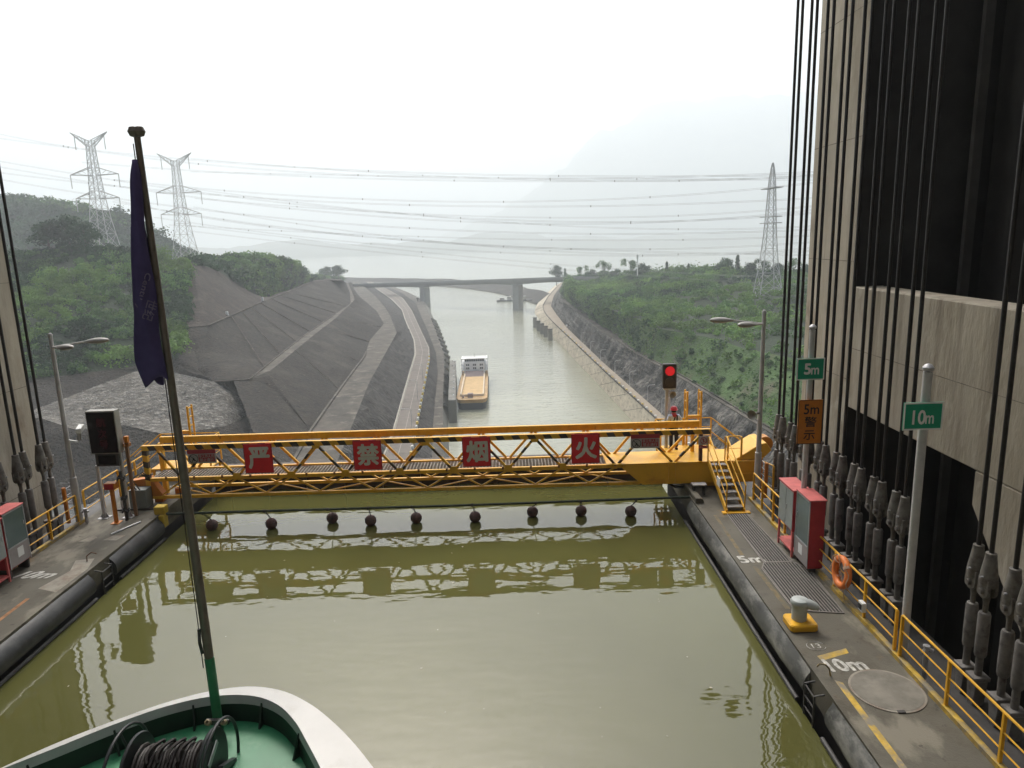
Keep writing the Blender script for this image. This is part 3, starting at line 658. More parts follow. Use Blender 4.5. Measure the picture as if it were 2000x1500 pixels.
# ------------------------------------------------------------------ life ring
t = thing("life_ring", "orange life ring hung on the yellow railing beside the red cabinets", "life ring", (11.05,16.25,.4))
m_ring = M("orange_ring", (0.72,0.20,0.045), .5, var=.1, vscale=5)
mb = MB(); mb.tube([(11.06+.03*math.sin(a), 16.25+.33*math.cos(a), .74+.33*math.sin(a)) for a in np.linspace(0, 2*math.pi, 33)[:-1]], .085, 12, closed=True); mb.build("ring", m_ring, t, smooth=True)
for a in (.8, 2.4, 3.9, 5.5):
    mb = MB(); mb.tube([(11.06, 16.25+.33*math.cos(a+e), .74+.33*math.sin(a+e)) for e in (-.09, 0, .09)], .09, 10); mb.build("band", M("ring_band", (0.70,0.45,0.32), .6, var=.1), t, smooth=True)
mb = MB(); mb.tube([(11.0+.03*math.sin(7*a), 16.25+.43*math.cos(a), .74+.43*math.sin(a)) for a in np.linspace(2.2, 7.8, 34)]+[(11.0,15.95,.3),(11.02,16.0,.12)], .012, 5); mb.build("grab_rope", M("grab_rope_tan", (0.5,0.36,0.24), .8), t)

# ------------------------------------------------------------------ hoist ropes with sockets and tensioners
def rope_proto():
    t = thing("hoist_rope", "x", "rope")
    mb = MB(); mb.tube([(0,0,2.6),(0,0,20),(0,0,60)], .046, 10); mb.build("cable", m_cable, t, smooth=True)
    mb = MB(); mb.lathe([(.075,2.69),(.10,2.68),(.105,2.6),(.13,2.42),(.155,2.25),(.165,2.1),(.15,1.98),(.06,1.95)], (0,0,0), 14); so = mb.build("socket", m_cast, t, smooth=True)
    for sg in (-1, 1):
        mb = MB(); mb.prism([(.17*math.cos(a), .17*math.sin(a)-(0 if math.sin(a) > 0 else .0)) for a in np.linspace(math.pi, 2*math.pi, 11)]+[(.16,.25),(-.16,.25)], (sg*.075-.03,0,1.9), (0,1,0), (0,0,1), (1,0,0), .06); mb.build("cheek_plate", m_cast, so, bevel=.01)
    mb = MB(); mb.tube([(-.17,0,1.88),(.17,0,1.88)], .062, 10); mb.build("pin", m_steel if False else m_cast, t, smooth=True)
    mb = MB(); mb.tube([(-.2,-.04,2.2),(.0,-.04,2.2)], .022, 8); mb.build("bolt", m_steel, t, smooth=True)
    mb = MB(); mb.tube([(0,0,1.92),(0,0,1.75),(0,0,1.6),(0,0,1.32)], [.055,.075,.05,.05], 10); mb.build("eye_rod", m_cast, t, smooth=True)
    mb = MB(); mb.lathe([(.05,1.42),(.10,1.41),(.115,1.36),(.115,.5),(.10,.45),(.06,.44)], (0,0,0), 14); mb.build("tensioner_sleeve", m_rod, t, smooth=True)
    mb = MB(); mb.tube([(0,0,.47),(0,0,.02)], .07, 10); mb.build("lower_rod", m_cast, t, smooth=True)
    mb = MB(); mb.box(-.17,.17,-.15,.15,-.06,.03); mb.prism([(-.15,-.06),(.15,-.06),(.08,-.75),(-.08,-.75)], (-.12,0,0), (0,1,0), (0,0,1), (1,0,0), .24); mb.build("bracket", m_rod, t, bevel=.01)
    return t
proto = rope_proto(); used = [False]
ORD = ["first","second","third","fourth","fifth","sixth","seventh","eighth","ninth","tenth","eleventh"]
def place_rope(x, y, label, group, flip=False):
    o = proto if not used[0] else copy_tree(proto); used[0] = True
    o.location = (x, y, 0); o.rotation_euler = (0, 0, math.pi if flip else 0); o["label"] = label; o["group"] = group
for i, yc in enumerate([24.1,23.0,21.85,20.7,19.6,18.52,17.44,16.36]):
    for k, dy in enumerate((.195,-.195)):
        place_rope(12.42, yc+dy, f"{'farther' if k == 0 else 'nearer'} hoist rope of the {ORD[i]} pair counted from the far end, right side", "hoist ropes with sockets, right side")
for i, yc in enumerate([13.25,12.18]):
    for k, dy in enumerate((.195,-.195)):
        place_rope(12.42, yc+dy, f"{'farther' if k == 0 else 'nearer'} hoist rope of the {['first','second'][i]} pair past the wide gap, right side", "hoist ropes with sockets, right side")
for i, yc in enumerate([23.4,22.25,21.1,20.0]):
    for k, dy in enumerate((.17,-.17)):
        place_rope(-12.82, yc+dy, f"{'farther' if k == 0 else 'nearer'} hoist rope of the {ORD[i]} pair counted from the far end, left side", "hoist ropes with sockets, left side", True)

# ------------------------------------------------------------------ sign posts
def board(t, x0, x1, y, z0, z1, mat, border=None, name="sign_board", b=.03, yaw=0):
    mb = MB(); mb.box(x0, x1, y, y+.03, z0, z1); o = mb.build(name, mat, t, bevel=.006)
    if border:
        for a in ((x0,x1,z1-b,z1),(x0,x1,z0,z0+b),(x0,x0+b,z0+b,z1-b),(x1-b,x1,z0+b,z1-b)):
            mb = MB(); mb.box(a[0], a[1], y-.006, y-.001, a[2], a[3]); mb.build("border", border, o)
    return o
t = thing("distance_sign", "green 10m distance sign on a tall grey post at the right railing", "sign", (11.28,13.78,0))
mb = MB(); mb.tube([(11.28,13.78,-.6),(11.28,13.78,6.2)], .085, 12); mb.build("post", m_lamp, t, smooth=True)
mb = MB(); mb.lathe([(.0,0),(.1,.03),(.105,.09),(.06,.15),(0,.17)], (11.28,13.78,6.2), 12); mb.build("finial", m_steel, t, smooth=True)
o = board(t, 10.79, 11.57, 13.64, 5.06, 5.62, m_green, m_white)
lettering("lettering", "10", m_white, (11.10,13.64,5.32), (1,0,0), (0,0,1), w=.25, h=.28, parent=o, bold=.022)
lettering("lettering", "m", m_white, (11.31,13.64,5.27), (1,0,0), (0,0,1), w=.16, h=.16, parent=o, bold=.02)
t = thing("distance_sign", "green 5m distance sign above the amber warning board on its post", "sign", (11.1,18.75,0))
mb = MB(); mb.tube([(11.1,18.8,0),(11.1,18.8,6.4)], .075, 12); mb.build("post", m_lamp, t, smooth=True)
mb = MB(); mb.lathe([(.0,0),(.09,.03),(.095,.08),(.05,.13),(0,.15)], (11.1,18.8,6.4), 12); mb.build("finial", m_steel, t, smooth=True)
o = board(t, 10.68, 11.42, 18.67, 5.07, 5.66, m_green, m_white)
lettering("lettering", "5", m_white, (10.97,18.67,5.37), (1,0,0), (0,0,1), w=.16, h=.28, parent=o, bold=.035)
lettering("lettering", "m", m_white, (11.17,18.67,5.31), (1,0,0), (0,0,1), w=.2, h=.17, parent=o, bold=.02)
o = board(t, 10.78, 11.44, 18.66, 3.3, 4.53, m_orange, m_black, "warning_board", .018)
lettering("lettering", "5m", m_black, (11.13,18.66,4.27), (1,0,0), (0,0,1), w=.40, h=.27, parent=o, bold=.012)
lettering("lettering", "警", m_black, (11.12,18.66,3.92), (1,0,0), (0,0,1), w=.32, h=.28, parent=o, bold=.01)
lettering("lettering", "示", m_black, (11.1,18.66,3.55), (1,0,0), (0,0,1), w=.30, h=.26, parent=o, bold=.01)

# ------------------------------------------------------------------ lamp posts
def lamp_post(x, y, s, label):
    t = thing("street_lamp", label, "lamp post", (x, y, 0))
    mb = MB(); mb.tube([(x,y,0),(x,y,1.6),(x,y,1.62),(x,y,6.35)], [.115,.11,.085,.06], 12); mb.build("pole", m_lamp, t, smooth=True)
    mb = MB(); mb.lathe([(.0,0),(.07,.0),(.075,.05),(.04,.1),(0,.11)], (x,y,6.35), 10); mb.build("cap", m_lamp, t, smooth=True)
    for k, (dx, dy, dz) in enumerate(((.42,-.35,.02),(.98,.2,.12))):
        mb = MB(); mb.tube([(x,y,6.0),(x+s*dx,y+dy,6.0+dz)], .028, 8); ar = mb.build("arm", m_lamp, t, smooth=True)
        d = unit((s*dx, dy*.6, .06)); c = np.array((x+s*dx, y+dy, 6.0+dz))
        pts = [c+d*e*1.35 for e in (-.04,.06,.2,.36,.48,.54)]
        mb = MB(); mb.tube(pts, [.03,.095,.15,.155,.105,.02], 12)
        mb.v = [(vx, vy, c[2]+(vz-c[2])*.62) for vx, vy, vz in mb.v]; mb.build("lamp_head", m_lamphead, t, smooth=True)
    return t
lamp_post(-11.62, 22.9, 1, "grey twin-headed lamp post on the left deck by the message board")
lamp_post(11.44, 23.4, -1, "grey twin-headed lamp post on the right deck by the yellow stairs")
t = thing("security_camera", "white box security camera on the left lamp post", "camera", (-11.5,22.9,2.9))
mb = MB(); mb.beam((-11.55,22.88,2.9),(-11.2,22.8,2.86), .05, .04); mb.build("bracket", m_white, t)
mb = MB(); mb.obox((-11.17,22.95,3.25), (unit((.9,.3,0)), unit((-.3,.9,.1)), (0,0,1)), (.085,.24,.09)); mb.build("housing", m_white, t, bevel=.02)
mb = MB(); mb.tube([(-11.2,22.85,2.9),(-11.15,22.87,3.15)], .06, 8); mb.build("pan_head", m_steel, t, smooth=True)
t = thing("horn_speaker", "small grey horn loudspeaker on the right lamp post", "loudspeaker", (11.3,23.3,2.9))
mb = MB(); mb.lathe([(.04,.0),(.07,.08),(.10,.16),(.17,.26),(.175,.28),(.15,.27),(.05,.12)], (11.28,23.3,3.0), 14, axis=(-.75,-.65,-.05)); mb.build("horn", M("speaker_grey", (0.27,0.26,0.23), .5), t, smooth=True)
mb = MB(); mb.beam((11.42,23.36,3.0),(11.2,23.25,3.0), .04, .05); mb.build("bracket", m_darksteel, t)

# ------------------------------------------------------------------ message board on the left
t = thing("message_board", "dark message board with dim red characters on two grey legs, left deck", "message board", (-10.6,23.3,0))
m_box = M("board_casing", (0.30,0.29,0.26), .5, var=.1, vscale=3); m_scr = M("dark_screen", (0.012,0.008,0.008), .25, var=.2, spec=.5)
m_dimred = emis("dim_red_dots", (0.07,0.004,0.010), .08)
mb = MB(); mb.box(-11.02,-10.06,23.1,23.42,2.33,3.8); cas = mb.build("casing", m_box, t, bevel=.01)
mb = MB(); mb.box(-10.99,-10.09,23.085,23.098,2.36,3.75); scr = mb.build("screen", m_scr, t)
for ch, z in (("航",3.42),("次",3.03),("号",2.66)):
    lettering("red_character", ch, m_dimred, (-10.54,23.085,z), (1,0,0), (0,0,1), w=.30, h=.30, parent=scr, bold=.01)
mb = MB(); mb.box(-10.93,-10.15,23.15,23.4,1.88,2.327); mb.build("lower_casing", M("board_lower", (0.07,0.068,0.065), .5), t, bevel=.01)
mb = MB(); mb.box(-10.83,-10.25,23.135,23.148,1.95,2.27); mb.build("lower_screen", m_scr, t)
for x in (-11.0,-10.17):
    mb = MB(); mb.box(x-.05,x+.05,23.25,23.35,0,1.88 if x < -10.5 else 2.3); lg = mb.build("leg", m_lamp, t, bevel=.008)
    mb = MB(); mb.box(x-.17,x+.17,23.13,23.47,0,.02); mb.build("base_plate", m_steel, lg)
    for a in ((1,0),(-1,0),(0,-1)):
        mb = MB(); mb.prism([(0,0),(.11,0),(0,.2)], (x+a[0]*.05-.006*abs(a[1]),23.3+a[1]*.05-.006*abs(a[0]),.02), (a[0],a[1],0), (0,0,1), (abs(a[1]),abs(a[0]),0), .012); mb.build("gusset", m_steel, lg)
t = thing("warning_light", "small amber beacon box on the right side of the message board", "lamp", (-9.98,23.35,2.4))
mb = MB(); mb.box(-10.0,-9.86,23.3,23.44,2.62,2.85); mb.build("lens", m_orange, t, bevel=.02)
mb = MB(); mb.box(-10.02,-9.84,23.28,23.46,2.5,2.617); mb.build("base", M("amber_base", (0.30,0.11,0.02), .5), t)
mb = MB(); mb.box(-10.0,-9.9,23.33,23.4,.02,2.497); mb.build("stem", M("amber_stem", (0.22,0.12,0.06), .6), t)
t = thing("control_pedestal", "orange control pedestal with a red face in front of the message board", "pedestal", (-10.33,22.8,0))
mb = MB(); mb.box(-10.38,-10.28,22.75,22.85,0.02,1.2); mb.build("post", m_orange, t)
mb = MB(); mb.box(-10.52,-10.15,22.68,22.95,1.2,1.42); mb.build("head", m_orange, t, bevel=.01)
mb = MB(); mb.box(-10.5,-10.2,22.665,22.678,1.22,1.40); mb.build("face", m_red, t)
mb = MB(); mb.box(-10.46,-10.2,22.65,22.95,0,.02); mb.build("base_plate", m_orange, t)
t = thing("cable_post", "dark thin post wrapped with cables beside the orange pedestal", "post", (-10.1,22.95,0))
mb = MB(); mb.tube([(-10.08,23.0,0),(-10.08,23.0,1.75)], .055, 8); mb.build("pole", m_darksteel, t, smooth=True)
for z, r in ((.35,.1),(.8,.08),(1.5,.12)):
    mb = MB(); mb.tube([(-10.08+r*math.cos(a), 23.0+r*math.sin(a), z+.05*math.sin(3*a)) for a in np.linspace(0, 2*math.pi, 13)[:-1]], .035, 6, closed=True); mb.build("cable_coil", m_black, t)
t = thing("hydraulic_unit", "grey hydraulic cabinet with hoses at the left foot of the truss", "cabinet", (-10.2,24.2,0))
mb = MB(); mb.box(-10.45,-9.85,23.95,24.4,.05,.72); mb.build("tank", M("hydraulic_grey", (0.16,0.18,0.175), .5, var=.15), t, bevel=.01)
mb = MB(); mb.box(-10.9,-9.6,23.9,24.45,0,.048); mb.build("skid", m_darksteel, t)
for k in range(3):
    mb = MB(); mb.tube([(-10.3+k*.12,24.0,.72),(-10.45+k*.1,23.95,1.0+k*.06),(-10.2+k*.1,24.2,1.2+k*.05),(-9.9,24.4,1.05)], .022, 6); mb.build("hose", m_black, t, smooth=True)
mb = MB(); mb.lathe([(0,0),(.1,0),(.12,.1),(.12,.26),(.07,.34),(0,.36)], (-10.7,24.05,.05), 10); mb.build("pump", m_steel, t, smooth=True)
t = thing("rope_anchor", "yellow painted anchor block holding the float rope at the left deck edge", "anchor", (-9.2,23.55,-.2))
mb = MB(); mb.box(-9.36,-9.0,23.4,23.72,.0,.28); mb.box(-9.18,-9.0,23.3,23.62,-.45,-.003); mb.build("block", M("anchor_yellow", (0.52,0.36,0.04), .6, var=.2), t, bevel=.02)
t = thing("steel_bar", "loose steel bar lying on the left deck", "bar", (-9.7,22.2,0))
mb = MB(); mb.tube([(-9.95,21.75,.03),(-9.5,22.75,.03)], .028, 8); mb.build("bar_body", m_steel, t)
t = thing("deck_hook", "small rusty hook standing on the left deck edge", "hook", (-9.5,20.6,0))
mb = MB(); mb.tube([P(170,1097,z=.0)+np.array((0,0,0)), P(170,1097,z=0)+np.array((.02,0,.18)), P(170,1097,z=0)+np.array((.14,.05,.27)), P(170,1097,z=0)+np.array((.26,.1,.2))], .018, 7); mb.build("hook_bar", M("rust", (0.16,0.09,0.055), .8, var=.3), t, smooth=True)
t = thing("deck_hook", "yellow painted hook standing by the 10m deck mark", "hook", (9.3,13.3,0))
_h = P(1622,1320,z=0); mb = MB(); mb.tube([_h, _h+np.array((-.03,.0,.16)), _h+np.array((-.1,.03,.24)), _h+np.array((-.2,.07,.24)), _h+np.array((-.24,.1,.16))], .02, 7); mb.build("hook_bar", m_yellow_dirty, t, smooth=True)
for lab, x, y in (("metal standpipe valves at the foot of the left lamp post", -11.35, 22.85), ("metal standpipe valves behind the near right railing", 11.5, 13.35), ("metal pipe fittings at the foot of the right lamp post", 11.3, 23.2)):
    t = thing("standpipe", lab, "standpipe", (x, y, 0))
    mb = MB(); mb.tube([(x,y,-.3),(x,y,.45)], .05, 8); mb.build("riser", m_steel, t, smooth=True)
    mb = MB(); mb.tube([(x-.1,y-.05,.4),(x,y,.47),(x+.12,y-.04,.42)], .04, 8); mb.build("branch", m_steel, t, smooth=True)
    mb = MB(); mb.lathe([(.0,0),(.07,.0),(.07,.025),(0,.03)], (x,y,.5), 10); mb.build("handwheel", m_steel, t)
t = thing("junction_box", "small white junction box hung on the right railing post", "box", (11.1,15.0,.3))
mb = MB(); mb.box(11.0,11.1,15.05,15.25,.32,.55); mb.build("box_body", m_white, t, bevel=.01)
mb = MB(); mb.box(10.99,10.998,15.08,15.22,.37,.5); mb.build("box_window", m_black, t)

# ================================================================== YELLOW TRUSS ACROSS THE CHAMBER
YF, YB = 24.5, 25.65
gate = thing("truss_footbridge", "yellow truss footbridge with striped front and four red character boards across the chamber", "footbridge", (0,25,0))
def part(name, mat, fn, parent=None, **k):
    mb = MB(); fn(mb); return mb.build(name, mat, parent or gate, **k)
XL, XR = -10.05, 10.1
part("top_chord", m_stripe_x, lambda b: b.box(XL, XR, YF-.06, YF+.06, 2.0, 2.17), bevel=.008)
part("chord_cap", m_yellow, lambda b: b.box(XL, XR, YF-.065, YF+.065, 2.171, 2.185))
part("top_chord", m_yellow, lambda b: b.box(XL+.1, XR-.1, YB-.07, YB+.07, 1.95, 2.185), bevel=.008)
part("middle_chord", m_yellow, lambda b: b.box(XL+.1, 7.0, YF-.06, YF+.06, .85, .98), bevel=.008)
part("middle_chord", m_yellow, lambda b: b.box(XL+.1, 7.0, YB-.06, YB+.06, .85, .98), bevel=.008)
part("bottom_chord", m_yellow, lambda b: b.box(XL+.15, 7.62, YF-.055, YF+.055, .2, .31), bevel=.008)
part("bottom_chord", m_yellow, lambda b: b.box(XL+.6, 7.4, YB-.055, YB+.055, .2, .31), bevel=.008)
def _walk(b):
    for i in range(142): b.box(XL+.12+i*.12, XL+.12+i*.12+.035, YF+.062, YB-.062, .89, .925)
    for y in np.linspace(YF+.1, YB-.1, 9): b.box(XL+.1, 7.0, y-.012, y+.012, .884, .93)
tag(part("walkway", m_walk, _walk), None, None, None, "stuff")
NODES = [-8.72+1.935*k for k in range(9)]; APEX = [-9.69+1.935*k for k in range(10)]
for yy, mm, mlow in ((YF, m_stripe_z, m_yellow), (YB, m_yellow, m_yellow)):
    for k, xn in enumerate(NODES):
        for xa in (APEX[k], APEX[k+1]):
            if k == 0 and xa == APEX[0]: xa += .12
            if k == 8 and xa > xn: continue
            part("diagonal", mm, lambda b: b.beam((xn+.07*np.sign(xa-xn), yy, .99), (xa-.04*np.sign(xa-xn), yy, 2.0 if yy == YF else 1.95), .085, .085, up=(0,1,0)), bevel=.005)
            if xa > 7.3: continue
            part("lower_diagonal", mlow, lambda b: b.beam((xn+.05*np.sign(xa-xn), yy, .85), (xa, yy, .31), .055, .055, up=(0,1,0)))
    # last V stands on the girder
    part("diagonal", mm, lambda b: b.beam((6.83, yy, .99), (7.68, yy, 2.0), .085, .085, up=(0,1,0)), bevel=.005)
    part("diagonal", mm, lambda b: b.beam((8.75, yy, 1.0), (7.8, yy, 2.0), .085, .085, up=(0,1,0)), bevel=.005)
    part("diagonal", mm, lambda b: b.beam((8.85, yy, 1.0), (9.8, yy, 2.0), .085, .085, up=(0,1,0)), bevel=.005)
    part("end_post", mm if yy == YF else m_yellow, lambda b: b.box(XL, XL+.17, yy-.08, yy+.08, .3 if yy == YF else -.02, 2.0 if yy == YF else 1.95), bevel=.008)
    part("end_post", M("dark_post", (0.10,0.035,0.02), .5) if yy == YF else m_yellow, lambda b: b.box(9.7, 9.82, yy-.06, yy+.06, 1.0, 2.0 if yy == YF else 1.95), bevel=.008)
for k in range(9):
    a, b2 = (YF, YB) if k % 2 else (YB, YF)
    part("plan_brace", m_yellow, lambda b: b.beam((APEX[k], a, .26), (APEX[k+1] if k < 8 else 7.3, b2, .26), .04, .04))
for x in NODES:
    part("cross_tie", m_yellow, lambda b: b.box(x-.04, x+.04, YF+.065, YB-.065, .78, .86))
for x in NODES[:-1]:
    part("gusset_plate", m_yellow, lambda b: b.prism([(-.16,0),(.16,0),(.1,.14),(-.1,.14)], (x,YF-.072,.95), (1,0,0), (0,0,1), (0,1,0), .011))
for x in APEX[1:9]:
    part("gusset_plate", m_yellow, lambda b: b.prism([(-.1,-.12),(.1,-.12),(.16,0),(-.16,0)], (x,YF-.074,2.02), (1,0,0), (0,0,1), (0,1,0), .011))
for i in range(17):
    x = -9.3+i*1.0
    part("rivet_lug", M("rusty_yellow", (0.30,0.13,0.03), .6, var=.2), lambda b: b.box(x-.035, x+.035, YF-.085, YF-.061, .93, 1.03))
# solid girder at the hinge end
m_girder = M("girder_yellow", (0.74,0.40,0.024), .38, var=.08, vscale=1.2, dirt=(0.55,0.25,0.02), dscale=1.0, dthr=.6)
part("girder", m_girder, lambda b: b.prism([(7.06,.99),(6.95,.85),(7.68,.2),(11.85,.2),(12.0,.55),(11.95,.99)], (0,YF-.1,0), (1,0,0), (0,0,1), (0,1,0), YB-YF+.2), bevel=.012)
part("girder_flange", m_girder, lambda b: b.box(6.4, 11.2, YF-.14, YB+.14, .992, 1.015))
for x in (8.62, 8.86): part("girder_stiffener", m_girder, lambda b: b.box(x-.015, x+.015, YF-.13, YF-.102, .22, .985))
part("counterweight_arm", m_girder, lambda b: b.prism([(10.95,1.016),(11.95,1.02),(12.28,1.34),(12.08,1.62),(11.86,1.58)], (0,YF-.08,0), (1,0,0), (0,0,1), (0,1,0), YB-YF+.1), bevel=.02)
mb = MB(); mb.lathe([(.0,0),(.29,0),(.29,.4),(0,.4)], (12.35,YB-.35,1.3), 20, axis=(0,1,0)); mb.build("sheave", M("sheave_orange", (0.5,0.2,0.015), .45), gate, smooth=True)
part("hinge_column", m_girder, lambda b: b.box(10.05, 10.6, YF+.15, YB-.1, 0, .198))
part("left_support", m_orange, lambda b: b.prism([(-10.6,.9),(-9.9,1.0),(-9.5,.35),(-9.75,.2),(-10.2,.55)], (0,YF-.05,0), (1,0,0), (0,0,1), (0,1,0), .3), bevel=.01)
part("left_leg", m_orange, lambda b: b.box(-9.95,-9.65,YF+.2,YF+.5,0,.2))
part("left_foot", m_orange, lambda b: b.box(-9.6,-9.35,YB-.1,YB+.1,0,.2))
for k in range(2):
    part("hose", m_black, lambda b: b.tube([(8.6,YF+.1,.18),(8.9,YF+.1,.05-.05*k),(9.3,YF+.1,.02-.06*k),(9.7,YF+.1,.17)], .025, 6))
# red boards
for ch, x0 in (("严",-6.43),("禁",-2.57),("烟",1.29),("火",5.15)):
    o = board(gate, x0, x0+1.0, YF-.12, 1.08, 2.15, m_signred, M("sign_edge", (0.30,0.012,0.02), .5), "sign_board", .025)
    lettering("character", ch, m_signwhite, (x0+.52, YF-.12, 1.64), (1,0,0), (0,0,1), w=.72, h=.74, parent=o, bold=.035)
m_noticered = M("notice_red", (0.36,0.035,0.045), .5, var=.1); m_noticegrey = M("notice_pale", (0.42,0.38,0.37), .6, var=.1)
def notice(x0, x1, z0, z1, flip=False):
    o = board(gate, x0, x1, YF-.115, z0, z1, m_noticegrey, None, "notice_board")
    mb = MB(); mb.box(x0, x1, YF-.125, YF-.116, z1+.002, z1+.15); mb.build("notice_header", m_noticered, o)
    cx, cz, r = x0+.2*(x1-x0), (z0+z1)/2, .155
    mb = MB(); mb.tube([(cx+r*math.cos(a), YF-.118, cz+r*math.sin(a)) for a in np.linspace(0, 2*math.pi, 21)[:-1]], .012, 5, closed=True); mb.tube([(cx-r*.7,YF-.118,cz+r*.7),(cx+r*.7,YF-.118,cz-r*.7)], .012, 5)
    mb.tube([(cx,YF-.118,cz+.03),(cx,YF-.118,cz-.03)], .03, 6); mb.tube([(cx,YF-.118,cz-.02),(cx-.06,YF-.118,cz-.1)], .014, 5); mb.tube([(cx,YF-.118,cz-.02),(cx+.05,YF-.118,cz-.1)], .014, 5); mb.tube([(cx,YF-.118,cz+.08),(cx,YF-.118,cz+.085)], .026, 6)
    mb.build("no_entry_symbol", m_black, o)
    mb = MB(); xa, xb = x0+.38*(x1-x0), x1-.05; mb.box(xa, xb, YF-.122, YF-.116, z0+.06, z1-.03); p = mb.build("text_panel", m_noticered, o)
    lettering("notice_text", "非工作人员", m_noticegrey, ((xa+xb)/2, YF-.122, z0+.06+(z1-z0)*.58), (1,0,0), (0,0,1), w=(xb-xa)*.92, h=.12, parent=o, thick=.004, bold=.01)
    lettering("notice_text", "禁止通行", m_noticegrey, ((xa+xb)/2, YF-.122, z0+.06+(z1-z0)*.2), (1,0,0), (0,0,1), w=(xb-xa)*.86, h=.12, parent=o, thick=.004, bold=.01)
notice(-8.42, -7.42, 1.5, 1.86); notice(7.25, 8.28, 1.57, 1.93)
o = board(gate, 9.66, 10.0, YF-.13, 1.62, 1.95, m_noticegrey, None, "notice_board")
mb = MB(); mb.tube([(9.83+.11*math.cos(a), YF-.133, 1.79+.11*math.sin(a)) for a in np.linspace(0, 2*math.pi, 17)[:-1]], .012, 5, closed=True); mb.tube([(9.75,YF-.133,1.87),(9.91,YF-.133,1.71)], .01, 5); mb.tube([(9.83,YF-.133,1.85),(9.83,YF-.133,1.73)], .02, 5); mb.build("no_entry_symbol", m_noticered, o)
mb = MB(); mb.box(9.66, 10.0, YF-.14, YF-.131, 1.5, 1.61); mb.build("notice_footer", m_noticered, o)
lettering("notice_text", "禁止入内", m_noticegrey, (9.83, YF-.14, 1.555), (1,0,0), (0,0,1), w=.28, h=.065, parent=o)

# ------------------------------------------------------------------ stairs up to the truss
st = thing("access_stairs", "yellow steel stairs with handrails leading up to the truss girder", "stairs", (10.3,22.1,0))
s0, s1 = np.array((0,22.05,.03)), np.array((0,24.3,1.02))
for x in (10.0, 10.58):
    mb = MB(); mb.beam(s0+(x,0,0), s1+(x,0,0), .05, .2); mb.build("stringer", m_yellow, st, bevel=.006)
for k in range(7):
    c = s0+(s1-s0)*((k+.6)/7.2); mb = MB(); mb.box(10.03, 10.55, c[1]-.11, c[1]+.11, c[2]+.03, c[2]+.06); mb.build("tread", M("tread_plate", (0.17,0.16,0.15), .6, var=.2), st)
    mb = MB(); mb.box(10.03, 10.55, c[1]-.125, c[1]-.111, c[2]+.035, c[2]+.065); mb.build("nosing", m_steel, st)
for x in (9.99, 10.59):
    top = [s0+(x,.05,.12), s0+(x,.0,.9), s0+(x,.12,.98), s1+(x,-.1,.95), s1+(x,.05,.9), s1+(x,.05,.0)]
    mb = MB(); mb.tube(top, .024, 7); mb.build("handrail", m_yellow, st, smooth=True)
    mb = MB(); mb.tube([s0+(x,.02,.5), s1+(x,0,.5)], .016, 6); mb.build("mid_rail", m_yellow, st)
    c = (s0+s1)/2; mb = MB(); mb.tube([c+(x,0,.05), c+(x,0,.95)], .018, 6); mb.build("rail_post", m_yellow, st)
mb = MB(); mb.box(9.85,10.75,21.93,22.12,.0,.035); mb.build("foot_plate", m_yellow, st)
mb = MB(); mb.box(9.95,9.975,22.75,23.1,.62,.92); mb.build("white_plate", m_white, st)
# small bench like step and kerb blocks under the girder
t = thing("step_stool", "small grey metal stool under the truss girder beside the stairs", "stool", (9.55,23.9,0))
mb = MB(); mb.box(9.3,9.78,23.65,23.95,.36,.4); mb.build("top", m_steel, t)
for x in (9.36, 9.72):
    mb = MB(); mb.box(x-.03,x+.03,23.7,23.9,0,.359); mb.build("leg", m_darksteel, t)
t = thing("concrete_block", "dark concrete block on the right deck edge under the girder", "block", (9.35,23.4,0))
mb = MB(); mb.prism([(0,0),(.28,0),(.28,.1),(.2,.18),(0,.18)], (9.22,22.95,0), (1,0,0), (0,0,1), (0,1,0), 2.2); mb.build("block_body", m_deck, t, bevel=.02)

